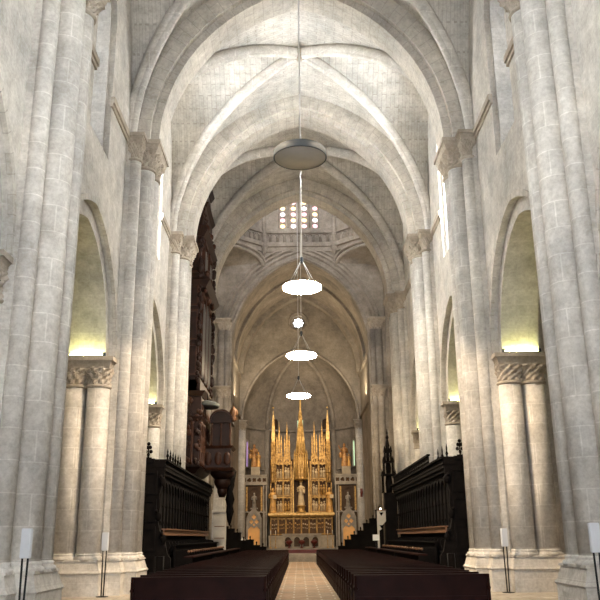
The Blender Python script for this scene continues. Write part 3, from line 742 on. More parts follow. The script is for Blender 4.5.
# ------------------------------------------------------------------ choir stalls
def choir_stalls(s):
    """canopied stalls along one side; local x runs from the wall (0) to the nave, mirrored for the right side"""
    sd = 'left' if s < 0 else 'right'
    e = empty('choir_stalls', (s*5.2, 28.05, 0), 'long blackened wooden choir stalls with canopy along the %s side of the nave' % sd, 'choir stalls')
    e.scale.z = 1.065
    L_ = 15.6
    X = lambda v: -s*v
    def bx(b, x0, x1, y0, y1, z0, z1):
        a, c = sorted((X(x0), X(x1))); box(b, a, c, y0, y1, z0, z1)
    def yzplate(b, pts, x0, x1, holes=()):
        a, c = sorted((X(x0), X(x1))); plate(b, pts, list(holes), a, c, 'YZ')
    # near end panel facing the viewer
    pf = [(-.86, 0), (.62, 0), (.62, .9), (.50, 1.05), (.40, 1.45), (.22, 1.75), (.14, 2.05), (.20, 2.5), (.16, 2.9), (.28, 3.3), (.32, 3.75), (.32, 3.95), (-.86, 3.95)]
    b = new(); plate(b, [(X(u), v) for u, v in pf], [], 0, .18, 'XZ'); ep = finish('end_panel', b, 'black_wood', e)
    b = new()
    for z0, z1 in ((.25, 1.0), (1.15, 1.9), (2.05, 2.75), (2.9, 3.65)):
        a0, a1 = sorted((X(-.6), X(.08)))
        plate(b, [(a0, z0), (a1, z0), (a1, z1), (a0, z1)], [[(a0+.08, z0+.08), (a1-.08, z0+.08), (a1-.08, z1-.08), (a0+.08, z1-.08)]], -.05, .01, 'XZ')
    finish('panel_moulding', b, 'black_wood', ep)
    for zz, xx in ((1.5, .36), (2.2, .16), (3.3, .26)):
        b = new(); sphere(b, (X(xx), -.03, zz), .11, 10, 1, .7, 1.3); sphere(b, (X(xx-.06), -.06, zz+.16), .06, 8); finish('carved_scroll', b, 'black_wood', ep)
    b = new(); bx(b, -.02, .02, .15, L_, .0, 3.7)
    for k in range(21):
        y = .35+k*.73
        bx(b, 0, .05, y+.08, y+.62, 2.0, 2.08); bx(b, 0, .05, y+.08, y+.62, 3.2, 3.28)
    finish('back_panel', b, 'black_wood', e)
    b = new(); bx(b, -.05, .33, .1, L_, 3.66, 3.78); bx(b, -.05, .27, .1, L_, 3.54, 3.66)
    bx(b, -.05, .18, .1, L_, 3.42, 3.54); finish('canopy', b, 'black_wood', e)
    b = new()
    for x1, z0, z1 in ((.36, 3.78, 3.84), (.33, 3.84, 3.96), (.42, 3.96, 4.02)): bx(b, -.1, x1, -.02, L_, z0, z1)
    bx(b, -.89, -.05, -.06, .24, 3.93, 4.04)
    finish('cornice', b, 'black_wood', e)
    # canopy columns with carved arches between stalls
    for k in range(22):
        y = .3+k*.73
        b = new(); px = X(.14)
        lathe(b, [(.05, 1.75), (.03, 1.85), (.03, 2.5), (.05, 2.55), (.03, 2.6), (.03, 3.3), (.06, 3.42)], px, y, 8); finish('column', b, 'black_wood', e)
        if k < 21:
            b = new(); yzplate(b, [(y+.03, 3.0), (y+.03, 3.44), (y+.70, 3.44), (y+.70, 3.0)] + arch(.32, .34, 0, 6, y+.365, 3.02)[::-1], .11, .17); finish('carved_arch', b, 'black_wood', e)
    # high row: seats with arms and the worn board
    b = new(); bx(b, 0, .62, .2, L_, 0, .55); bx(b, .62, 1.25, .9, L_, 0, .28); finish('platform', b, 'black_wood', e)
    for k in range(21):
        y = .35+k*.73
        b = new(); bx(b, .04, .46, y+.05, y+.66, .98, 1.04); finish('seat', b, 'black_wood', e)
        b = new(); yzp = [(.02, .55), (.50, .55), (.44, 1.0), (.55, 1.30), (.50, 1.42), (.30, 1.46), (.02, 1.5)]
        plate(b, [(X(u), v) for u, v in yzp], [], y-.03, y+.03, 'XZ'); finish('armrest', b, 'black_wood', e)
    b = new(); bx(b, .18, .24, .9, L_-.6, 1.62, 1.80); bx(b, .14, .30, .9, L_-.6, 1.80, 1.84); tag(finish('shoulder_board', b, 'board_wood', e), 'worn brown wooden board')
    # low row
    for k in range(19):
        y = 1.0+k*.73
        b = new(); bx(b, .66, 1.0, y+.05, y+.66, .68, .73); finish('low_seat', b, 'black_wood', e)
        b = new(); plate(b, [(X(u), v) for u, v in [(.62, .28), (1.08, .28), (1.02, .7), (1.14, .98), (1.08, 1.08), (.62, 1.14)]], [], y-.03, y+.03, 'XZ'); o = finish('low_armrest', b, 'black_wood', e)
        c = new(); sphere(c, (X(1.10), y, 1.10), .05, 8); finish('arm_knob', c, 'board_wood', o)
    b = new(); bx(b, .58, .64, .9, L_, .5, 1.30); bx(b, .54, .72, .9, L_, 1.30, 1.34); finish('desk', b, 'black_wood', e)
    # cresting
    def finial(yy, xx, z, h, fleur=False):
        b = new(); lathe(b, [(.045, z), (.03, z+.1), (.055, z+.16), (.022, z+.24), (.03, z+h*.7), (.004, z+h)], X(xx), yy, 8)
        if fleur:
            for dx, dz in ((-.09, .26), (.09, .26), (-.06, .40), (.06, .40), (0, .52)): sphere(b, (X(xx+dx), yy, z+dz), .062, 8)
            box(b, X(xx)-.12, X(xx)+.12, yy-.03, yy+.03, z+.02, z+.07)
        finish('finial', b, 'black_wood', e)
    finial(.1, -.30, 4.02, .55, True)
    if s < 0:
        for k in range(6): finial(.35+k*.62, .34, 4.0, .42)
    else:
        for k in range(3): finial(.5+k*.9, .1, 4.0, .50)
        for k in range(40):
            b = new(); lathe(b, [(.022, 4.02), (.035, 4.10), (.018, 4.18), (.03, 4.30), (.02, 4.36)], X(.30), 3.4+k*.3, 6); finish('baluster', b, 'black_wood', e)
        b = new(); bx(b, .24, .36, 3.3, L_-.3, 4.35, 4.41); finish('balustrade_rail', b, 'black_wood', e)
    return e
for s in (-1, 1): choir_stalls(s)

# long low reading desks in front of the stalls
for s in (-1, 1):
    e = empty('reading_desk', (s*3.95, 27.9, 0), 'long low brown wooden desk between the %s choir stalls and the pews' % ('left' if s < 0 else 'right'), 'desk')
    b = new(); x0, x1 = -.17, .17
    box(b, x0, x1, .0, 22, .98, 1.03); finish('desk_top', b, 'pew', e)
    b = new(); box(b, -.03, .03, .1, 21.9, .05, .98); finish('desk_front', b, 'black_wood', e)
    for y in (0.05, 7.3, 14.6, 21.9):
        b = new(); box(b, -.14, .14, y-.05, y+.05, 0, .98); finish('support', b, 'black_wood', e)

# ------------------------------------------------------------------ organ on the left
e = empty('pipe_organ', (-5.1, 38.6, 0), 'tall carved dark wooden pipe organ case high on the left wall', 'organ')
def ob(b, x0, x1, y0, y1, z0, z1): box(b, x0+5.1, x1+5.1, y0-38.6, y1-38.6, z0, z1)
b = new()
ob(b, -6.2, -5.2, 38.6, 43.0, 8.6, 16.8); ob(b, -6.2, -5.05, 38.6, 43.0, 8.6, 9.2); finish('case', b, 'organ_wood', e)
b = new(); taper(b, -1.05, .06, -.1, 4.5, 16.8, 17.1, .0, .22); taper(b, -1.05, .06, -.1, 4.5, 17.1, 17.35, .22, .1); taper(b, -1.0, .2, 0, 4.45, 14.0, 14.35, .0, .25)
taper(b, -1.0, .2, 0, 4.45, 14.35, 14.6, .25, .05); finish('cornice', b, 'organ_wood', e)
b = new()   # crowning tower, broken outline
ob(b, -6.1, -5.12, 39.4, 42.8, 17.3, 18.9); taper(b, -.95, .0, 1.0, 4.2, 18.9, 19.15, .0, .14); taper(b, -.85, -.08, 1.2, 4.1, 19.15, 20.5, .06, -.06); taper(b, -.85, -.08, 1.2, 4.1, 20.5, 20.85, .0, .16)
finish('crowning_tower', b, 'organ_wood', e)
for (yy, zz, r) in ((38.75, 17.7, .22), (41.3, 21.0, .22), (39.2, 18.0, .24), (42.4, 17.7, .28), (43.1, 15.0, .28), (43.2, 13.6, .22), (38.5, 15.1, .2)):
    b = new(); lathe(b, [(.03, zz-.4), (r*.8, zz-.25), (r, zz-.05), (r*.5, zz+.1), (r*.7, zz+.22), (r*.3, zz+.4), (.01, zz+.6)], -.1, yy-38.6, 10, fn=lambda a, q, z: q*(1+.18*math.cos(5*a))); finish('carved_urn', b, 'organ_wood', e)
for t_, (y0, zb, zt) in enumerate(((38.95, 9.4, 13.6), (40.35, 9.4, 13.9), (41.75, 9.4, 13.6), (39.2, 14.7, 16.6), (41.4, 14.7, 16.6))):
    b = new(); ob(b, -5.25, -5.02, y0-.1, y0+.02, zb-.1, zt+.2); ob(b, -5.25, -5.02, y0+1.1, y0+1.22, zb-.1, zt+.2); ob(b, -5.25, -5.02, y0, y0+1.15, zt+.0, zt+.2); o = finish('pipe_frame', b, 'organ_light', e)
    for k in range(7):
        c = new(); yy = y0-38.6+.12+k*.15; hh = zt-zb-.25-.1*abs(3-k)
        lathe(c, [(.015, zb), (.06, zb+.35), (.06, zb+hh)], .02, yy, 8); finish('pipe', c, 'pipe', o)
for k in range(4):     # panelled end facing the nave
    z0 = 9.4+k*1.8
    b = new(); plate(b, [(-.95, z0), (-.15, z0), (-.15, z0+1.6), (-.95, z0+1.6)], [[(-.87, z0+.1), (-.23, z0+.1), (-.23, z0+1.5), (-.87, z0+1.5)]], -.07, .01, 'XZ'); finish('end_panel', b, 'organ_light', e)
rnd = random.Random(3)
for k in range(16):
    zz = 9.3+k*.52; b = new()
    for q in range(5): sphere(b, (rnd.uniform(-.16, .02), -.02+rnd.uniform(-.1, .05), zz+rnd.uniform(-.2, .2)), rnd.uniform(.06, .12), 7, 1, .7, 1.5)
    finish('carved_foliage', b, 'organ_wood', e)
for k in range(13):
    zz = 9.3+k*.62; b = new()
    for q in range(5): sphere(b, (.06+rnd.uniform(-.04, .12), 4.40+rnd.uniform(-.1, .1), zz+rnd.uniform(-.2, .2)), rnd.uniform(.07, .14), 7, 1, .7, 1.5)
    finish('carved_foliage', b, 'organ_wood', e)
for k in range(9):
    b = new(); z0_ = (13.95, 14.7, 17.4)[k//3]
    for q in range(5): sphere(b, (.12+rnd.uniform(-.04, .10), .5+(k % 3)*1.5+rnd.uniform(-.3, .3), z0_+rnd.uniform(-.15, .25)), rnd.uniform(.08, .16), 7, 1, 1, 1.3)
    finish('carved_foliage', b, 'organ_light', e)
# organ gallery below
g = empty('organ_gallery', (-5.1, 38.6, 0), 'carved reddish brown gallery balcony beneath the organ, left', 'balcony')
b = new(); ob(b, -6.2, -4.95, 38.4, 42.6, 7.2, 8.5); ob(b, -6.2, -5.0, 38.4, 42.6, 4.9, 7.2); finish('gallery_body', b, 'organ_wood', g)
b = new(); taper(b, -1.1, .2, -.3, 4.1, 8.3, 8.55, 0, .15); taper(b, -1.1, .1, -.2, 4.0, 4.6, 4.9, -.2, .12); taper(b, -1.1, .15, -.25, 4.05, 7.1, 7.3, .0, .10); finish('cornice', b, 'organ_wood', g)
for k in range(7):
    x = .14; y = -.1+k*.65
    b = new(); lathe(b, [(.10, 5.0), (.06, 5.15), (.07, 6.9), (.11, 7.05)], x, y, 10); finish('column', b, 'organ_light', g)
for k in range(2):
    b = new(); lathe(b, [(.10, 5.0), (.06, 5.15), (.07, 6.9), (.11, 7.05)], -.75+k*.5, -.28, 10); finish('column', b, 'organ_light', g)
for k in range(6):
    b = new(); sphere(b, (.14, .2+k*.65, 7.7), .2, 10, .5, 1, 1.4); finish('carved_relief', b, 'organ_light', g)
    b = new(); sphere(b, (.14, .2+k*.65, 6.0), .18, 10, .5, 1, 2.6); finish('carved_relief', b, 'organ_light', g)
for k in range(14):
    b = new(); x_ = (-.9, -.45, 0.0)[k % 3]; z_ = 5.2+(k//3)*.72
    for q in range(6): sphere(b, (x_+rnd.uniform(-.14, .14), -.24+rnd.uniform(-.06, .02), z_+rnd.uniform(-.22, .22)), rnd.uniform(.05, .12), 7, 1, .7, 1.3)
    finish('carved_foliage', b, 'organ_light' if k % 2 else 'organ_wood', g)
# small choir organ / rounded pulpit-like case projecting over the stalls
g = empty('choir_organ', (-4.0, 41, 0), 'small dark wooden organ case with rounded pediment projecting from the left gallery', 'organ')
b = new(); box(b, -.95, .38, -.8, .9, 4.95, 6.0); box(b, -.6, .32, -.7, .8, 6.0, 7.25); finish('case', b, 'organ_wood', g)
b = new(); plate(b, [(-.68, 7.25), (.42, 7.25), (.42, 7.4)] + [(-.13+.50*math.cos(PI*k/12), 7.42+.42*math.sin(PI*k/12)) for k in range(13)] + [(-.68, 7.4)], [], -.85, .9, 'XZ'); finish('pediment', b, 'organ_wood', g)
b = new(); plate(b, [(-.13+.58*math.cos(PI*k/12), 7.40+.52*math.sin(PI*k/12)) for k in range(13)] + [(-.13+.50*math.cos(PI*k/12), 7.40+.42*math.sin(PI*k/12)) for k in range(12, -1, -1)], [], -.95, -.7, 'XZ'); finish('pediment_moulding', b, 'organ_light', g)
b = new(); taper(b, -.95, .4, -.82, .92, 5.95, 6.08, 0, .1); taper(b, -.95, .4, -.82, .92, 4.85, 5.0, .02, .12); finish('cornice', b, 'organ_light', g)
for x in (-.6, -.13, .32):
    b = new(); lathe(b, [(.07, 6.08), (.05, 6.2), (.05, 7.1), (.08, 7.22)], x, -.78, 10); finish('column', b, 'organ_light', g)
for x in (-.75, -.25, .2):
    b = new(); sphere(b, (x, -.80, 5.45), .2, 10, .9, .4, 1.7); finish('carved_relief', b, 'organ_light', g)
for k, (r, z0) in enumerate(((.62, 4.55), (.42, 4.1), (.25, 3.7))):
    b = new(); lathe(b, [(r*.6, z0-.1), (r*.95, z0+.15), (r, z0+.3), (r*.9, z0+.42)], -.1, .05, 16); finish('corbel', b, 'organ_wood', g)
b = new(); lathe(b, [(.05, 7.3), (.16, 7.45), (.1, 7.6), (.2, 7.75), (.12, 7.95), (.02, 8.1)], .48, -.6, 10, fn=lambda a, q, z: q*(1+.25*math.cos(4*a))); tag(finish('carved_finial', b, 'board_wood', g), 'worn gilt carved finial')
# tassel-like carved pendant beneath, dark against the lit column
b = new(); lathe(b, [(.02, 2.2), (.12, 2.5), (.20, 2.9), (.14, 3.2), (.24, 3.5), (.14, 3.9), (.22, 4.2), (.3, 4.9)], .28, .3, 12, fn=lambda a, q, z: q*(1+.15*math.cos(5*a+z*4))); finish('hanging_pendant', b, 'black_wood', g)
# grey-green canopy cloth over the gallery
e = empty('cloth_canopy', (-4.75, 39.4, 7.9), 'small grey green draped canopy above the organ gallery', 'canopy')
b = new(); lathe(b, [(.55, 0), (.6, .12), (.5, .22), (.2, .32), (.02, .36)], 0, 0, 20, 1, 1.4, fn=lambda a, q, z: q*(1+.03*math.cos(12*a))); finish('canopy_top', b, 'hanging', e)
b = new(); tube(b, [(0, 0, .3), (0, 0, .7)], .03, 6); finish('rod', b, 'iron', e)

# pale stone organ supports behind the far end of the left stalls
b = new(); box(b, -.35, .35, -.4, .4, 0, 3.1); taper(b, -.3, .35, -.35, .35, 3.1, 4.6, .0, -.02)
o = finish('stone_support', b, 'shaft'); o.location = (-4.62, 45.1, 0); tag(o, 'pale stone support under the organ gallery at the end of the left stalls', 'support')

def white_box(x, y, s, label):
    e = empty('offering_board', (x, y, 0), label, 'board')
    b = new(); box(b, -.05, .05, -.06, .06, 0, 2.95); finish('post', b, 'panelwhite', e)
    b = new(); a0, a1 = sorted((0, s*.42)); pf = [(0, 1.9), (s*.18, 2.0), (s*.22, 2.2), (s*.42, 2.4), (s*.42, 2.95), (0, 2.95)]
    plate(b, pf, [], -.08, .08, 'XZ'); finish('board', b, 'panelwhite', e)
    b = new(); box(b, a0-.03, a1+.03, -.1, .1, 2.95, 3.0); finish('cap', b, 'board_wood', e)
    for z in (2.12, 2.78):
        b = new(); plate(b, [(s*.06, z+.08), (s*.3, z+.08), (s*.18, z-.1)], [], -.10, -.06, 'XZ'); finish('dark_bracket', b, 'black_wood', e)
    b = new(); lathe(b, [(.03, 3.0), (.05, 3.06), (.001, 3.1)], s*.15, 0, 10); finish('bulb', b, 'bulb', e)
    return e
white_box(4.05, 44.0, 1, 'cream board on a post at the far end of the right choir stalls')
e = empty('notice_sheet', (3.85, 43.4, 0), 'small white notice on a stand beside the right choir stalls end', 'notice')
b = new(); box(b, -.17, .17, -.01, .01, 1.42, 1.72); finish('sheet', b, 'paper', e)
b = new(); box(b, -.02, .02, .01, .04, 0, 1.5); box(b, -.15, .15, -.1, .12, 0, .03); finish('stand', b, 'iron', e)
e = empty('wooden_lectern', (-4.45, 44.2, 0), 'cream panelled box lectern at the far end of the left choir stalls', 'lectern')
b = new(); box(b, -.36, .30, -.2, .2, 1.5, 2.95); finish('body', b, 'panelwhite', e)
b = new(); box(b, -.40, .34, -.24, .24, 2.95, 3.02); finish('top', b, 'panelwhite', e)
b = new(); box(b, .12, .30, -.15, .15, 0, 1.5); finish('post', b, 'panelwhite', e)
b = new(); box(b, -.30, .24, -.22, -.19, 1.6, 1.64); box(b, -.30, .24, -.22, -.19, 2.2, 2.24); finish('moulding', b, 'board_wood', e)

# carved throne pinnacle at the far end of the right stalls
e = empty('throne_pinnacle', (4.75, 44.25, 0), 'black carved wooden spire rising at the far end of the right stalls', 'pinnacle')
b = new(); box(b, -.30, .34, -.3, .3, 0, 3.9); finish('base', b, 'black_wood', e)
for z0, z1, r in ((3.9, 4.9, .46), (4.9, 5.6, .35), (5.6, 6.15, .24)):
    b = new()
    for a in range(4):
        x, y = r*math.cos(PI/4+a*PI/2), r*math.sin(PI/4+a*PI/2); lathe(b, [(.05, z0), (.035, z0+.1), (.035, z1-.1), (.06, z1), (.01, z1+.28)], x, y, 8)
    box(b, -r*.85, r*.85, -r*.85, r*.85, z1-.09, z1); lathe(b, [(r*.35, z0), (r*.45, (z0+z1)/2), (r*.3, z1)], 0, 0, 8); finish('openwork_stage', b, 'black_wood', e)
b = new(); lathe(b, [(.16, 6.15), (.10, 6.35), (.12, 6.45), (.05, 6.8), (.09, 6.9), (.03, 7.05), (.05, 7.15), (.005, 7.4)], 0, 0, 8, smooth=False); finish('spire', b, 'black_wood', e)

# dark stepped benches before the altar, both sides
for s in (-1, 1):
    e = empty('stepped_screen', (s*2.35, 53.6, 0), 'black stepped wooden stair silhouette before the altar, %s side' % ('left' if s < 0 else 'right'), 'stair')
    hs = ([1.05, 1.45, 1.75, 2.0, 2.45, 2.75, 3.3] if s > 0 else [1.05, 1.15, 1.5, 1.45, 1.95, 2.2, 2.35])
    for k, h in enumerate(hs):
        b = new(); a, c = sorted((s*k*.42, s*(k+1)*.42)); box(b, a, c, -.3, .6, 0, h); o = finish('step_block', b, 'black_wood', e)
        c_ = new(); box(c_, a-.02, c+.02, -.34, .64, h-.06, h+.02); finish('tread', c_, 'black_wood', o)
        c_ = new(); lathe(c_, [(.05, h), (.03, h+.1), (.06, h+.17), (.01, h+.26)], (a+c)/2, 0, 8); finish('knob', c_, 'black_wood', o)

# ------------------------------------------------------------------ figures (statues)
def statue(parent, x, y, z, h, robe='robe_gold', name='figure', turn=0, arms=True, hair='hair'):
    """carved standing figure, h tall, as one body mesh with hair as child; returns the body"""
    b = new()
    prof = [(.001, 0), (.145, 0), (.148, .03), (.12, .25), (.105, .45), (.095, .56), (.11, .66), (.125, .74), (.115, .80), (.06, .83), (.038, .845), (.036, .87)]
    lathe(b, [(r*h, z+q*h) for r, q in prof], x, y, 20, 1, .72, fn=lambda a, r, zz: r*(1+(.09*math.cos(7*a+2) if zz < z+.6*h else .02*math.cos(5*a))))
    sphere(b, (x, y, z+.925*h), .070*h, 12, .86, 1, 1.2)
    sphere(b, (x, y-.062*h, z+.915*h), .013*h, 6)
    if arms:
        for s in (-1, 1):
            sh = Vector((x+s*.135*h, y, z+.76*h)); el = Vector((x+s*.15*h, y-.04*h, z+.60*h)); hd = Vector((x+s*.05*h, y-.15*h, z+(.64+.04*s)*h))
            tube(b, [sh, (sh+el)/2+Vector((s*.01*h, 0, 0)), el, (el+hd)/2, hd], [.040*h, .038*h, .034*h, .026*h, .018*h], 8)
            sphere(b, tuple(hd), .026*h, 8)
    o = finish(name, b, robe, parent)
    c = new(); sphere(c, (x, y+.014*h, z+.945*h), .066*h, 10, .92, .9, 1.1); finish('hair', c, hair, o)
    return o

# ------------------------------------------------------------------ altarpiece
RY = 69.0
e = empty('altarpiece', (0, RY, .8), 'golden gothic altarpiece with relief panels and tall spires behind the altar', 'altarpiece')
e.scale.x = .93
rx = lambda v: v
def rp(name, b, mat, par=None): 
    for v in b.verts: v.co.z -= .8
    return finish(name, b, mat, par or e)
b = new(); box(b, -2.95, 2.95, -.15, .55, .8, 1.75); box(b, -3.0, 3.0, -.2, .55, 1.62, 1.78); rp('base', b, 'altar_stone')
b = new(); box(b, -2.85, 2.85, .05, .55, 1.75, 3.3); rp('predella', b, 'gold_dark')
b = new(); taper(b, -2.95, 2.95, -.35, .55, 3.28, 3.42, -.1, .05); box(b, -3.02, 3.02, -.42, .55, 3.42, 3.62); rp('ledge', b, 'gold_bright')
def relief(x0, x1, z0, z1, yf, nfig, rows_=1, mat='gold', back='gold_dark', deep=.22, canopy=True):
    """one carved panel: recessed ground, frame, small canopy and a crowd of carved figures in relief"""
    b = new(); box(b, x0, x1, yf+deep, yf+deep+.05, z0, z1); o = rp('relief_panel', b, back)
    c = new(); box(c, x0, x0+.05, yf, yf+deep, z0, z1); box(c, x1-.05, x1, yf, yf+deep, z0, z1); box(c, x0, x1, yf-.02, yf+deep, z0, z0+.06); box(c, x0, x1, yf-.03, yf+deep, z1-.07, z1)
    W_ = x1-x0
    if canopy:
        nn = max(2, int(W_/.35))
        for k in range(nn):
            cx = x0+W_*(k+.5)/nn; w_ = W_/nn/2*.95
            plate(c, [(cx-w_, z1-.05), (cx+w_, z1-.05)] + arch(w_, w_*1.1, 0, 5, cx, z1-.07-w_*1.3)[::-1], [], yf+.0, yf+.06, 'XZ')
    rp('panel_frame', c, mat, o)
    c = new()
    for k in range(nfig):
        fx = x0+.08+(W_-.16)*(k+.5)/nfig+random.uniform(-.02, .02); h = (z1-z0)*random.uniform(.58, .72)
        fz = z0+.06; r = min(W_/nfig*.42, .19)
        lathe(c, [(.001, fz), (r, fz), (r*.8, fz+h*.5), (r*.95, fz+h*.72), (r*.35, fz+h*.82), (.001, fz+h*.84)], fx, yf+deep*.75, 10, 1, .6, fn=lambda a, q, z_: q*(1+.12*math.cos(5*a)))
        sphere(c, (fx, yf+deep*.6, fz+h*.91), h*.10, 8)
        tube(c, [(fx-r*.8, yf+deep*.6, fz+h*.68), (fx-r*.2, yf+deep*.2, fz+h*.5), (fx+r*.5, yf+deep*.3, fz+h*.6)], r*.25, 6)
    rp('carved_figures', c, 'alabaster' if random.random() < .62 else mat, o)
for k in range(8):
    x0 = -2.8+k*.7; relief(x0+.02, x0+.68, 1.85, 3.2, -.02, 3, deep=.2)
for k in range(9):
    b = new(); lathe(b, [(.07, 1.8), (.05, 1.9), (.05, 3.1), (.08, 3.25)], -2.8+k*.7, -.08, 8); rp('colonnette', b, 'gold')
# main tier ground
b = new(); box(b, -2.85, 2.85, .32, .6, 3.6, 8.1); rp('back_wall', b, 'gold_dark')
for s in (-1, 1):
    for ci in range(2):
        x0 = .95+ci*.72
        a0, a1 = sorted((s*x0, s*(x0+.66)))
        for z0, z1 in ((3.66, 4.95), (5.0, 6.35), (6.4, 7.75)):
            relief(a0, a1, z0, z1, .0, 2, mat='gold', deep=.25)
        # tall canopy work above the columns of reliefs
        cx = (a0+a1)/2
        b = new()
        for j in range(3):
            xx = cx+(j-1)*.21; zt = 9.5+(.5 if j == 1 else 0)
            box(b, xx-.07, xx+.07, .12, .3, 7.8, zt); taper(b, xx-.07, xx+.07, .14, .28, zt, zt+(1.35 if j == 1 else .75), 0, -.065)
            for q in range(3): box(b, xx-.095, xx+.095, .08, .3, 8.1+q*.5, 8.16+q*.5)
        plate(b, [(a0, 7.75), (a1, 7.75), (a1, 8.3), (cx, 8.75), (a0, 8.3)], [arch(.2, .3, 0, 6, cx, 7.85)], .05, .12, 'XZ')
        o = rp('pinnacle_screen', b, 'gold')
        c = new()
        for q in range(5):
            zz = 9.4+q*.3
            tube(c, [(cx-.09*(1-q/6), .2, zz), (cx+.09*(1-q/6), .2, zz), (cx+.09*(1-(q+1)/6), .2, zz+.3)], .035, 6)
            for dx in (-.09, .09): sphere(c, (cx+dx*(1-q/6), .2, zz), .045, 6)
        rp('crockets', c, 'gold_bright', o)
    # outer buttress with the tall side spire
    X0 = s*2.55
    b = new()
    box(b, X0-.2, X0+.2, -.05, .4, 6.1, 9.6)
    for q in range(5): taper(b, X0-.2, X0+.2, -.05, .4, 6.1+q*.75, 6.22+q*.75, .0, .06)
    for dx in (-.17, 0, .17): tube(b, [(X0+dx, -.09, 6.1), (X0+dx, -.09, 9.6)], .045, 6)
    rp('buttress_tower', b, 'gold')
    b = new()
    z = 9.6
    for r, h in ((.14, .85), (.10, .7), (.06, .6)):
        box(b, X0-r, X0+r, .17-r, .17+r, z, z+h)
        for dx in (-r, r):
            for dy in (-r, r): taper(b, X0+dx-.035, X0+dx+.035, .17+dy-.035, .17+dy+.035, z+h*.3, z+h*1.3, 0, -.03)
        z += h
    taper(b, X0-.05, X0+.05, .12, .22, z, z+.6, 0, -.04); sphere(b, (X0, .17, z+.82), .09, 8)
    rp('side_spire', b, 'gold_bright')
    b = new(); box(b, s*2.78-.04, s*2.78+.04, -.1, .3, 3.6, 6.1); box(b, s*2.36-.03, s*2.36+.03, -.1, .3, 3.6, 6.1); rp('niche_jamb', b, 'gold')
    b = new(); box(b, s*.88-.05, s*.88+.05, -.12, .3, 3.6, 7.9); box(b, s*1.65-.03, s*1.65+.03, -.1, .3, 3.6, 7.9); rp('mullion', b, 'gold')
# central niche, canopy and great spire
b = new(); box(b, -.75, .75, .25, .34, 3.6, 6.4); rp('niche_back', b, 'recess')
b = new(); lathe(b, [(.45, 3.62), (.45, 3.72), (.3, 3.8), (.34, 4.1), (.4, 4.15), (.4, 4.22)], 0, -.1, 12); rp('statue_pedestal', b, 'gold')
def tower(z0, z1, r0, r1, nrib, mat, name):
    b = new(); lathe(b, [(r0*.86, z0), (r1*.86, z1)], 0, -.05, 8, smooth=False, rot=PI/8)
    o = rp(name, b, mat)
    c = new()
    for k in range(nrib):
        a = 2*PI*k/nrib
        tube(c, [(r0*math.cos(a), -.05+r0*math.sin(a), z0-.12), (r1*math.cos(a), -.05+r1*math.sin(a), z1)], .055, 5)
        tube(c, [(r1*math.cos(a), -.05+r1*math.sin(a), z1), (r1*.96*math.cos(a), -.05+r1*.96*math.sin(a), z1+.4)], [.05, .005], 5)
    rp('canopy_ribs', c, 'gold_bright', o)
    c = new(); lathe(c, [(r1*.98, z1-.1), (r1*1.06, z1-.02), (r1*.9, z1+.05)], 0, -.05, 16, smooth=False); lathe(c, [(r0*.8, z0-.15), (r0*1.04, z0-.05), (r0*.98, z0+.1)], 0, -.05, 16, smooth=False); rp('canopy_band', c, 'gold', o)
tower(6.45, 8.5, .66, .60, 16, 'gold', 'canopy_lower')
tower(8.55, 10.9, .45, .20, 12, 'gold', 'canopy_middle')
tower(10.95, 11.9, .16, .12, 8, 'gold', 'canopy_upper')
b = new(); lathe(b, [(.11, 11.9), (.08, 12.5), (.07, 13.2), (.13, 13.3), (.03, 13.45), (.05, 13.6), (.005, 14.0)], 0, -.05, 8, smooth=False); rp('great_spire', b, 'gold_bright')
for s in (-1, 1):
    b = new(); box(b, s*.72-.05, s*.72+.05, -.2, -.1, 3.6, 6.6); taper(b, s*.72-.05, s*.72+.05, -.2, -.1, 6.6, 7.4, 0, -.045); rp('niche_colonnette', b, 'gold_bright')

# standing statues: things of their own
for (x, z, h, robe, lab) in ((0, 4.22, 1.95, 'alabaster', 'pale crowned figure statue holding a child in the central niche'),
                             (-2.4, 3.62, 2.05, 'robe_gold', 'gilded saint statue at the left end of the altarpiece ledge'),
                             (2.4, 3.62, 2.05, 'robe_gold', 'gilded saint statue at the right end of the altarpiece ledge')):
    r = empty('saint_statue', (x, RY-.18, z), lab, 'statue')
    statue(r, 0, 0, 0, h, robe, 'body')
    if x == 0:
        b = new(); sphere(b, (.22, -.32, 1.42), .10, 8); lathe(b, [(.001, .95), (.12, .97), (.13, 1.2), (.07, 1.35), (.001, 1.36)], .22, -.3, 10); finish('child', b, 'alabaster', r)
        b = new(); lathe(b, [(.13, 1.90), (.15, 1.97), (.17, 2.08), (.1, 2.02)], 0, 0, 12, fn=lambda a, q, z_: q*(1+.08*math.cos(6*a))); finish('crown', b, 'gold_bright', r)
    else:
        b = new(); box(b, .05, .32, -.42, -.34, 1.15, 1.45); finish('book', b, 'alabaster', r)

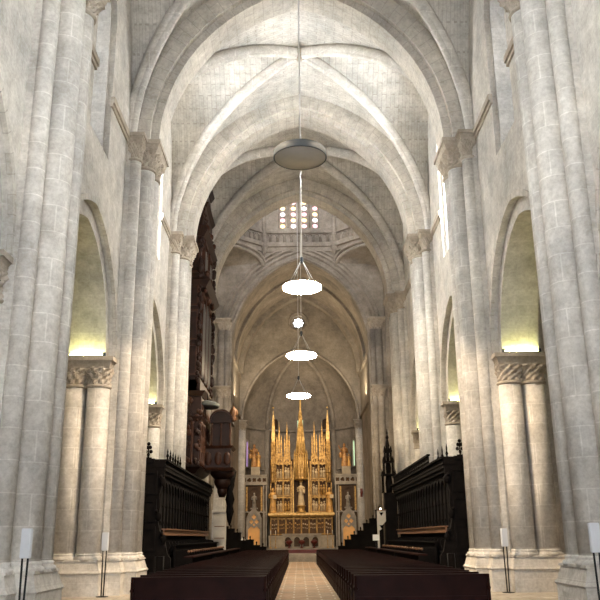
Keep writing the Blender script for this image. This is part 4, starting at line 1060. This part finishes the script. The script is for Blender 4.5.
# side screens with doors
for s in (-1, 1):
    sd = 'left' if s < 0 else 'right'
    cx = s*4.0
    g = empty('altar_side_screen', (cx, RY+.1, .8), 'grey stone screen with pierced cornice and lit orange pointed door, %s of the altarpiece' % sd, 'screen')
    H_ = 6.75-.8
    b = new(); box(b, -1.02, 1.02, .12, .3, 0, H_-.75); finish('wall_panel', b, 'recess', g)
    b = new()
    for x in (-1.03, -.80, .80, 1.03): box(b, x-.05, x+.05, -.08, .15, 0, H_-.75)
    box(b, -1.05, 1.05, -.05, .15, 2.85, 2.95)
    finish('mullions', b, 'screen_stone', g)
    b = new(); z0 = H_-.75
    holes = [foil(-.86+k*.43, z0+.37, .195, 3 if k % 2 else 4, 30, .34, .8) for k in range(5)]
    plate(b, [(-1.1, z0), (1.1, z0), (1.1, z0+.75), (-1.1, z0+.75)], holes, -.12, .02, 'XZ')
    box(b, -1.14, 1.14, -.18, .3, z0-.06, z0+.02); box(b, -1.16, 1.16, -.2, .3, z0+.70, z0+.80); finish('pierced_cornice', b, 'screen_stone', g)
    b = new(); box(b, -1.08, 1.08, .05, .12, z0, z0+.74); finish('cornice_back', b, 'gold_dark', g)
    # niche with painted figure above the door, gilded strips
    b = new(); plate(b, [(-.55, 2.9), (.55, 2.9), (.55, 5.1), (-.55, 5.1)], [[(-.42, 2.95), (.42, 2.95)] + arch(.42, .5, 0, 8, 0, 4.4)[::-1]], .0, .1, 'XZ'); finish('niche_frame', b, 'recess', g)
    for x in (-.36, .36):
        b = new(); box(b, x*1.75-.07, x*1.75+.07, .0, .12, 3.0, 5.0); finish('gilded_strip', b, 'gold', g)
    statue(g, 0, .02, 3.15, 1.35, 'screen_stone', 'relief_figure')
    # ogee door
    ogee = [(-.62, 2.35), (-.45, 2.75), (-.2, 3.0), (-.05, 3.3), (0, 3.55), (.05, 3.3), (.2, 3.0), (.45, 2.75), (.62, 2.35)]
    b = new(); plate(b, [(-.64, 0), (-.64, 2.3)] + [(x*1.03, z+.08) for x, z in ogee] + [(.64, 2.3), (.64, 0)], [[(-.5, .02), (-.5, 2.3)] + [(x*.8, z-.15) for x, z in ogee] + [(.5, 2.3), (.5, .02)]], -.2, -.02, 'XZ')
    o = finish('door_surround', b, 'screen_stone', g)
    c = new()
    for x, z in ogee: sphere(c, (x*1.3, -.15, z+.2), .075, 6)
    lathe(c, [(.05, 3.6), (.12, 3.8), (.04, 3.95), (.01, 4.15)], 0, -.12, 8)
    for x in (-.85, .85): box(c, x-.07, x+.07, -.25, -.08, 0, 2.6); taper(c, x-.07, x+.07, -.25, -.08, 2.6, 3.2, 0, -.06)
    finish('crockets', c, 'screen_stone', o)
    b = new(); plate(b, [(-.5, .0), (-.5, 2.3)] + [(x*.8, z-.15) for x, z in ogee] + [(.5, 2.3), (.5, .0)], [], .0, .04, 'XZ'); o = finish('door', b, 'door_lit', g)
    c = new(); plate(c, [(-.5, 1.5), (-.5, 2.3)] + [(x*.8, z-.15) for x, z in ogee] + [(.5, 2.3), (.5, 1.5), (.25, 1.75), (0, 1.6), (-.25, 1.75)], [foil(-.22, 2.12, .17, 4, 24, .3), foil(.22, 2.12, .17, 4, 24, .3), foil(0, 2.52, .19, 4, 24, .3), circ(0, 1.88, .10, 10)], -.1, -.02, 'XZ')
    finish('door_tracery', c, 'screen_stone', o)
    # figures on top
    r = empty('statue_group', (cx-.1*s, RY+.1, 6.8), 'brown and gold carved figure group on a pale block above the %s screen' % sd, 'statue')
    b = new(); box(b, -.38, .38, -.25, .3, -.1 if False else .0, .65); finish('pedestal', b, 'altar_stone', r)
    statue(r, -.12, 0, .65, 1.95, 'robe', 'figure')
    statue(r, .26, -.12, .65, 1.25 if s < 0 else 1.05, 'robe_gold', 'figure')
    b = new(); tube(b, [(-.3, -.25, 1.9), (-.55, -.28, 2.2), (-.62, -.2, 2.45)], [.06, .07, .03], 6); sphere(b, (-.45, -.1, 1.6), .22, 8, .7, .6, 1.2); finish('drapery', b, 'robe', r)

# altar table with its front, urns and candlesticks
e = empty('altar_table', (0.0, 66.6, .8), 'pale marble altar table with round arched front before the altarpiece', 'altar')
b = new(); box(b, -1.6, 1.6, -.45, .45, 1.0, 1.12); finish('table_top', b, 'altar_stone', e)
b = new(); plate(b, [(-1.5, 0), (1.5, 0), (1.5, 1.0), (-1.5, 1.0)], [[(x-.24, .12), (x+.24, .12)] + arch(.24, .26, 0, 6, x, .6)[::-1] for x in (-1.1, -.37, .37, 1.1)], -.38, -.3, 'XZ'); finish('arcaded_front', b, 'altar_stone', e)
b = new(); box(b, -1.45, 1.45, -.3, .38, 0, 1.0); finish('table_core', b, 'recess', e)
for k, x in enumerate((-1.0, 0, 1.0)):
    u = empty('red_urn', (x, 65.7, .8), 'dark red bowl on a foot before the altar, %s of three' % ['left', 'middle', 'right'][k], 'bowl')
    b = new(); lathe(b, [(.14, 0), (.12, .04), (.05, .1), (.05, .25), (.22, .36), (.30, .48), (.28, .54), (.24, .5), (.001, .42)], 0, 0, 16); finish('bowl', b, 'red', u)
    b = new(); sphere(b, (0, 0, .52), .20, 10, 1.2, 1, .6); finish('flowers', b, 'red', u)
cs0 = empty('candlestick', (0, 0, 0), 'x', 'candlestick', 'candlesticks beside the altar')
b = new(); lathe(b, [(.11, 0), (.12, .03), (.03, .1), (.025, .5), (.05, .55), (.02, .6), (.02, 1.0), (.07, 1.05)], 0, 0, 10); finish('stand', b, 'gold', cs0)
b = new(); lathe(b, [(.03, 1.05), (.03, 1.35), (.002, 1.38)], 0, 0, 8); finish('candle', b, 'candle', cs0)
for k, x in enumerate((-2.5, -2.1, 2.1, 2.5)):
    c = cs0 if k == 0 else copy_tree(cs0); c.location = (x, 66.3, .8)
    c['label'] = 'slim gilt candlestick with candle, ' + ['outer one left of the altar', 'inner one left of the altar', 'inner one right of the altar', 'outer one right of the altar'][k]
# red brown carpeted step before the altar
b = new(); box(b, -1.5, 1.6, 61.6, 62.49, .5, .74); o = finish('altar_step', b, 'red'); tag(o, 'low dark red step before the altar at the end of the aisle', 'step')
# small red sanctuary lamp / emblem on the right column
e = empty('wall_lamp', (5.12, ZE-.62, 5.2), 'small dark red lamp on the right altar column', 'lamp')
b = new(); box(b, -.1, .1, -.02, .08, -.35, .35); finish('bracket', b, 'red', e)
b = new(); lathe(b, [(.05, -.2), (.12, -.05), (.12, .15), (.04, .25)], 0, -.12, 10); finish('lamp_glass', b, 'red', e)

# ------------------------------------------------------------------ speakers on stands
def speaker(x, y, label, h=1.31, rz=0.0):
    e = empty('column_speaker', (x, y, 0), label, 'speaker', rz=rz)
    b = new(); box(b, -.095, .095, -.05, .05, h-.02, h+.50); bmesh.ops.bevel(b, geom=b.edges[:], offset=.012, segments=2, affect='EDGES'); finish('speaker_box', b, 'speaker', e)
    b = new(); box(b, -.08, .08, -.056, -.05, h+.02, h+.46); finish('grille', b, 'speaker', e)
    for dx in (-.055, .055):
        b = new(); tube(b, [(dx, 0, h), (dx*.6, 0, .02)], .021, 6); finish('leg', b, 'iron', e)
    b = new(); lathe(b, [(.18, 0), (.18, .015), (.03, .03)], 0, 0, 20); finish('foot', b, 'iron', e)
speaker(-5.18, 15.0, 'white column speaker on thin black legs before the left foreground pier', rz=-.15)
speaker(-5.98, 24.5, 'white column speaker on thin black legs before the second pier on the left', rz=-.15)
speaker(5.18, 15.0, 'white column speaker on thin black legs before the right foreground pier', rz=.15)
speaker(5.90, 24.5, 'white column speaker on thin black legs before the second pier on the right', rz=.15)
# iron railings at the stall ends
for s in (-1, 1):
    e = empty('iron_rail', (s*4.95, 27.4, 0), 'small black iron rail at the near end of the %s choir stalls' % ('left' if s < 0 else 'right'), 'railing')
    b = new()
    tube(b, [(-.02, 0, 0), (-.02, 0, 1.05), (.0-s*.25, 0, 1.05), (-s*.25, 0, 0)], .018, 6); finish('rail', b, 'iron', e)
    b = new(); tube(b, [(-.02, 0, .5), (-s*.25, 0, .5)], .012, 6); finish('crossbar', b, 'iron', e)
# rain pipe in the right foreground
b = new(); tube(b, [(0, 0, 0), (0, 0, 2.6), (.05, 0, 2.75)], .035, 8); o = finish('iron_pipe', b, 'iron'); o.location = (5.95, 18.75, 0); tag(o, 'thin black vertical pipe beside the right foreground pier', 'pipe')
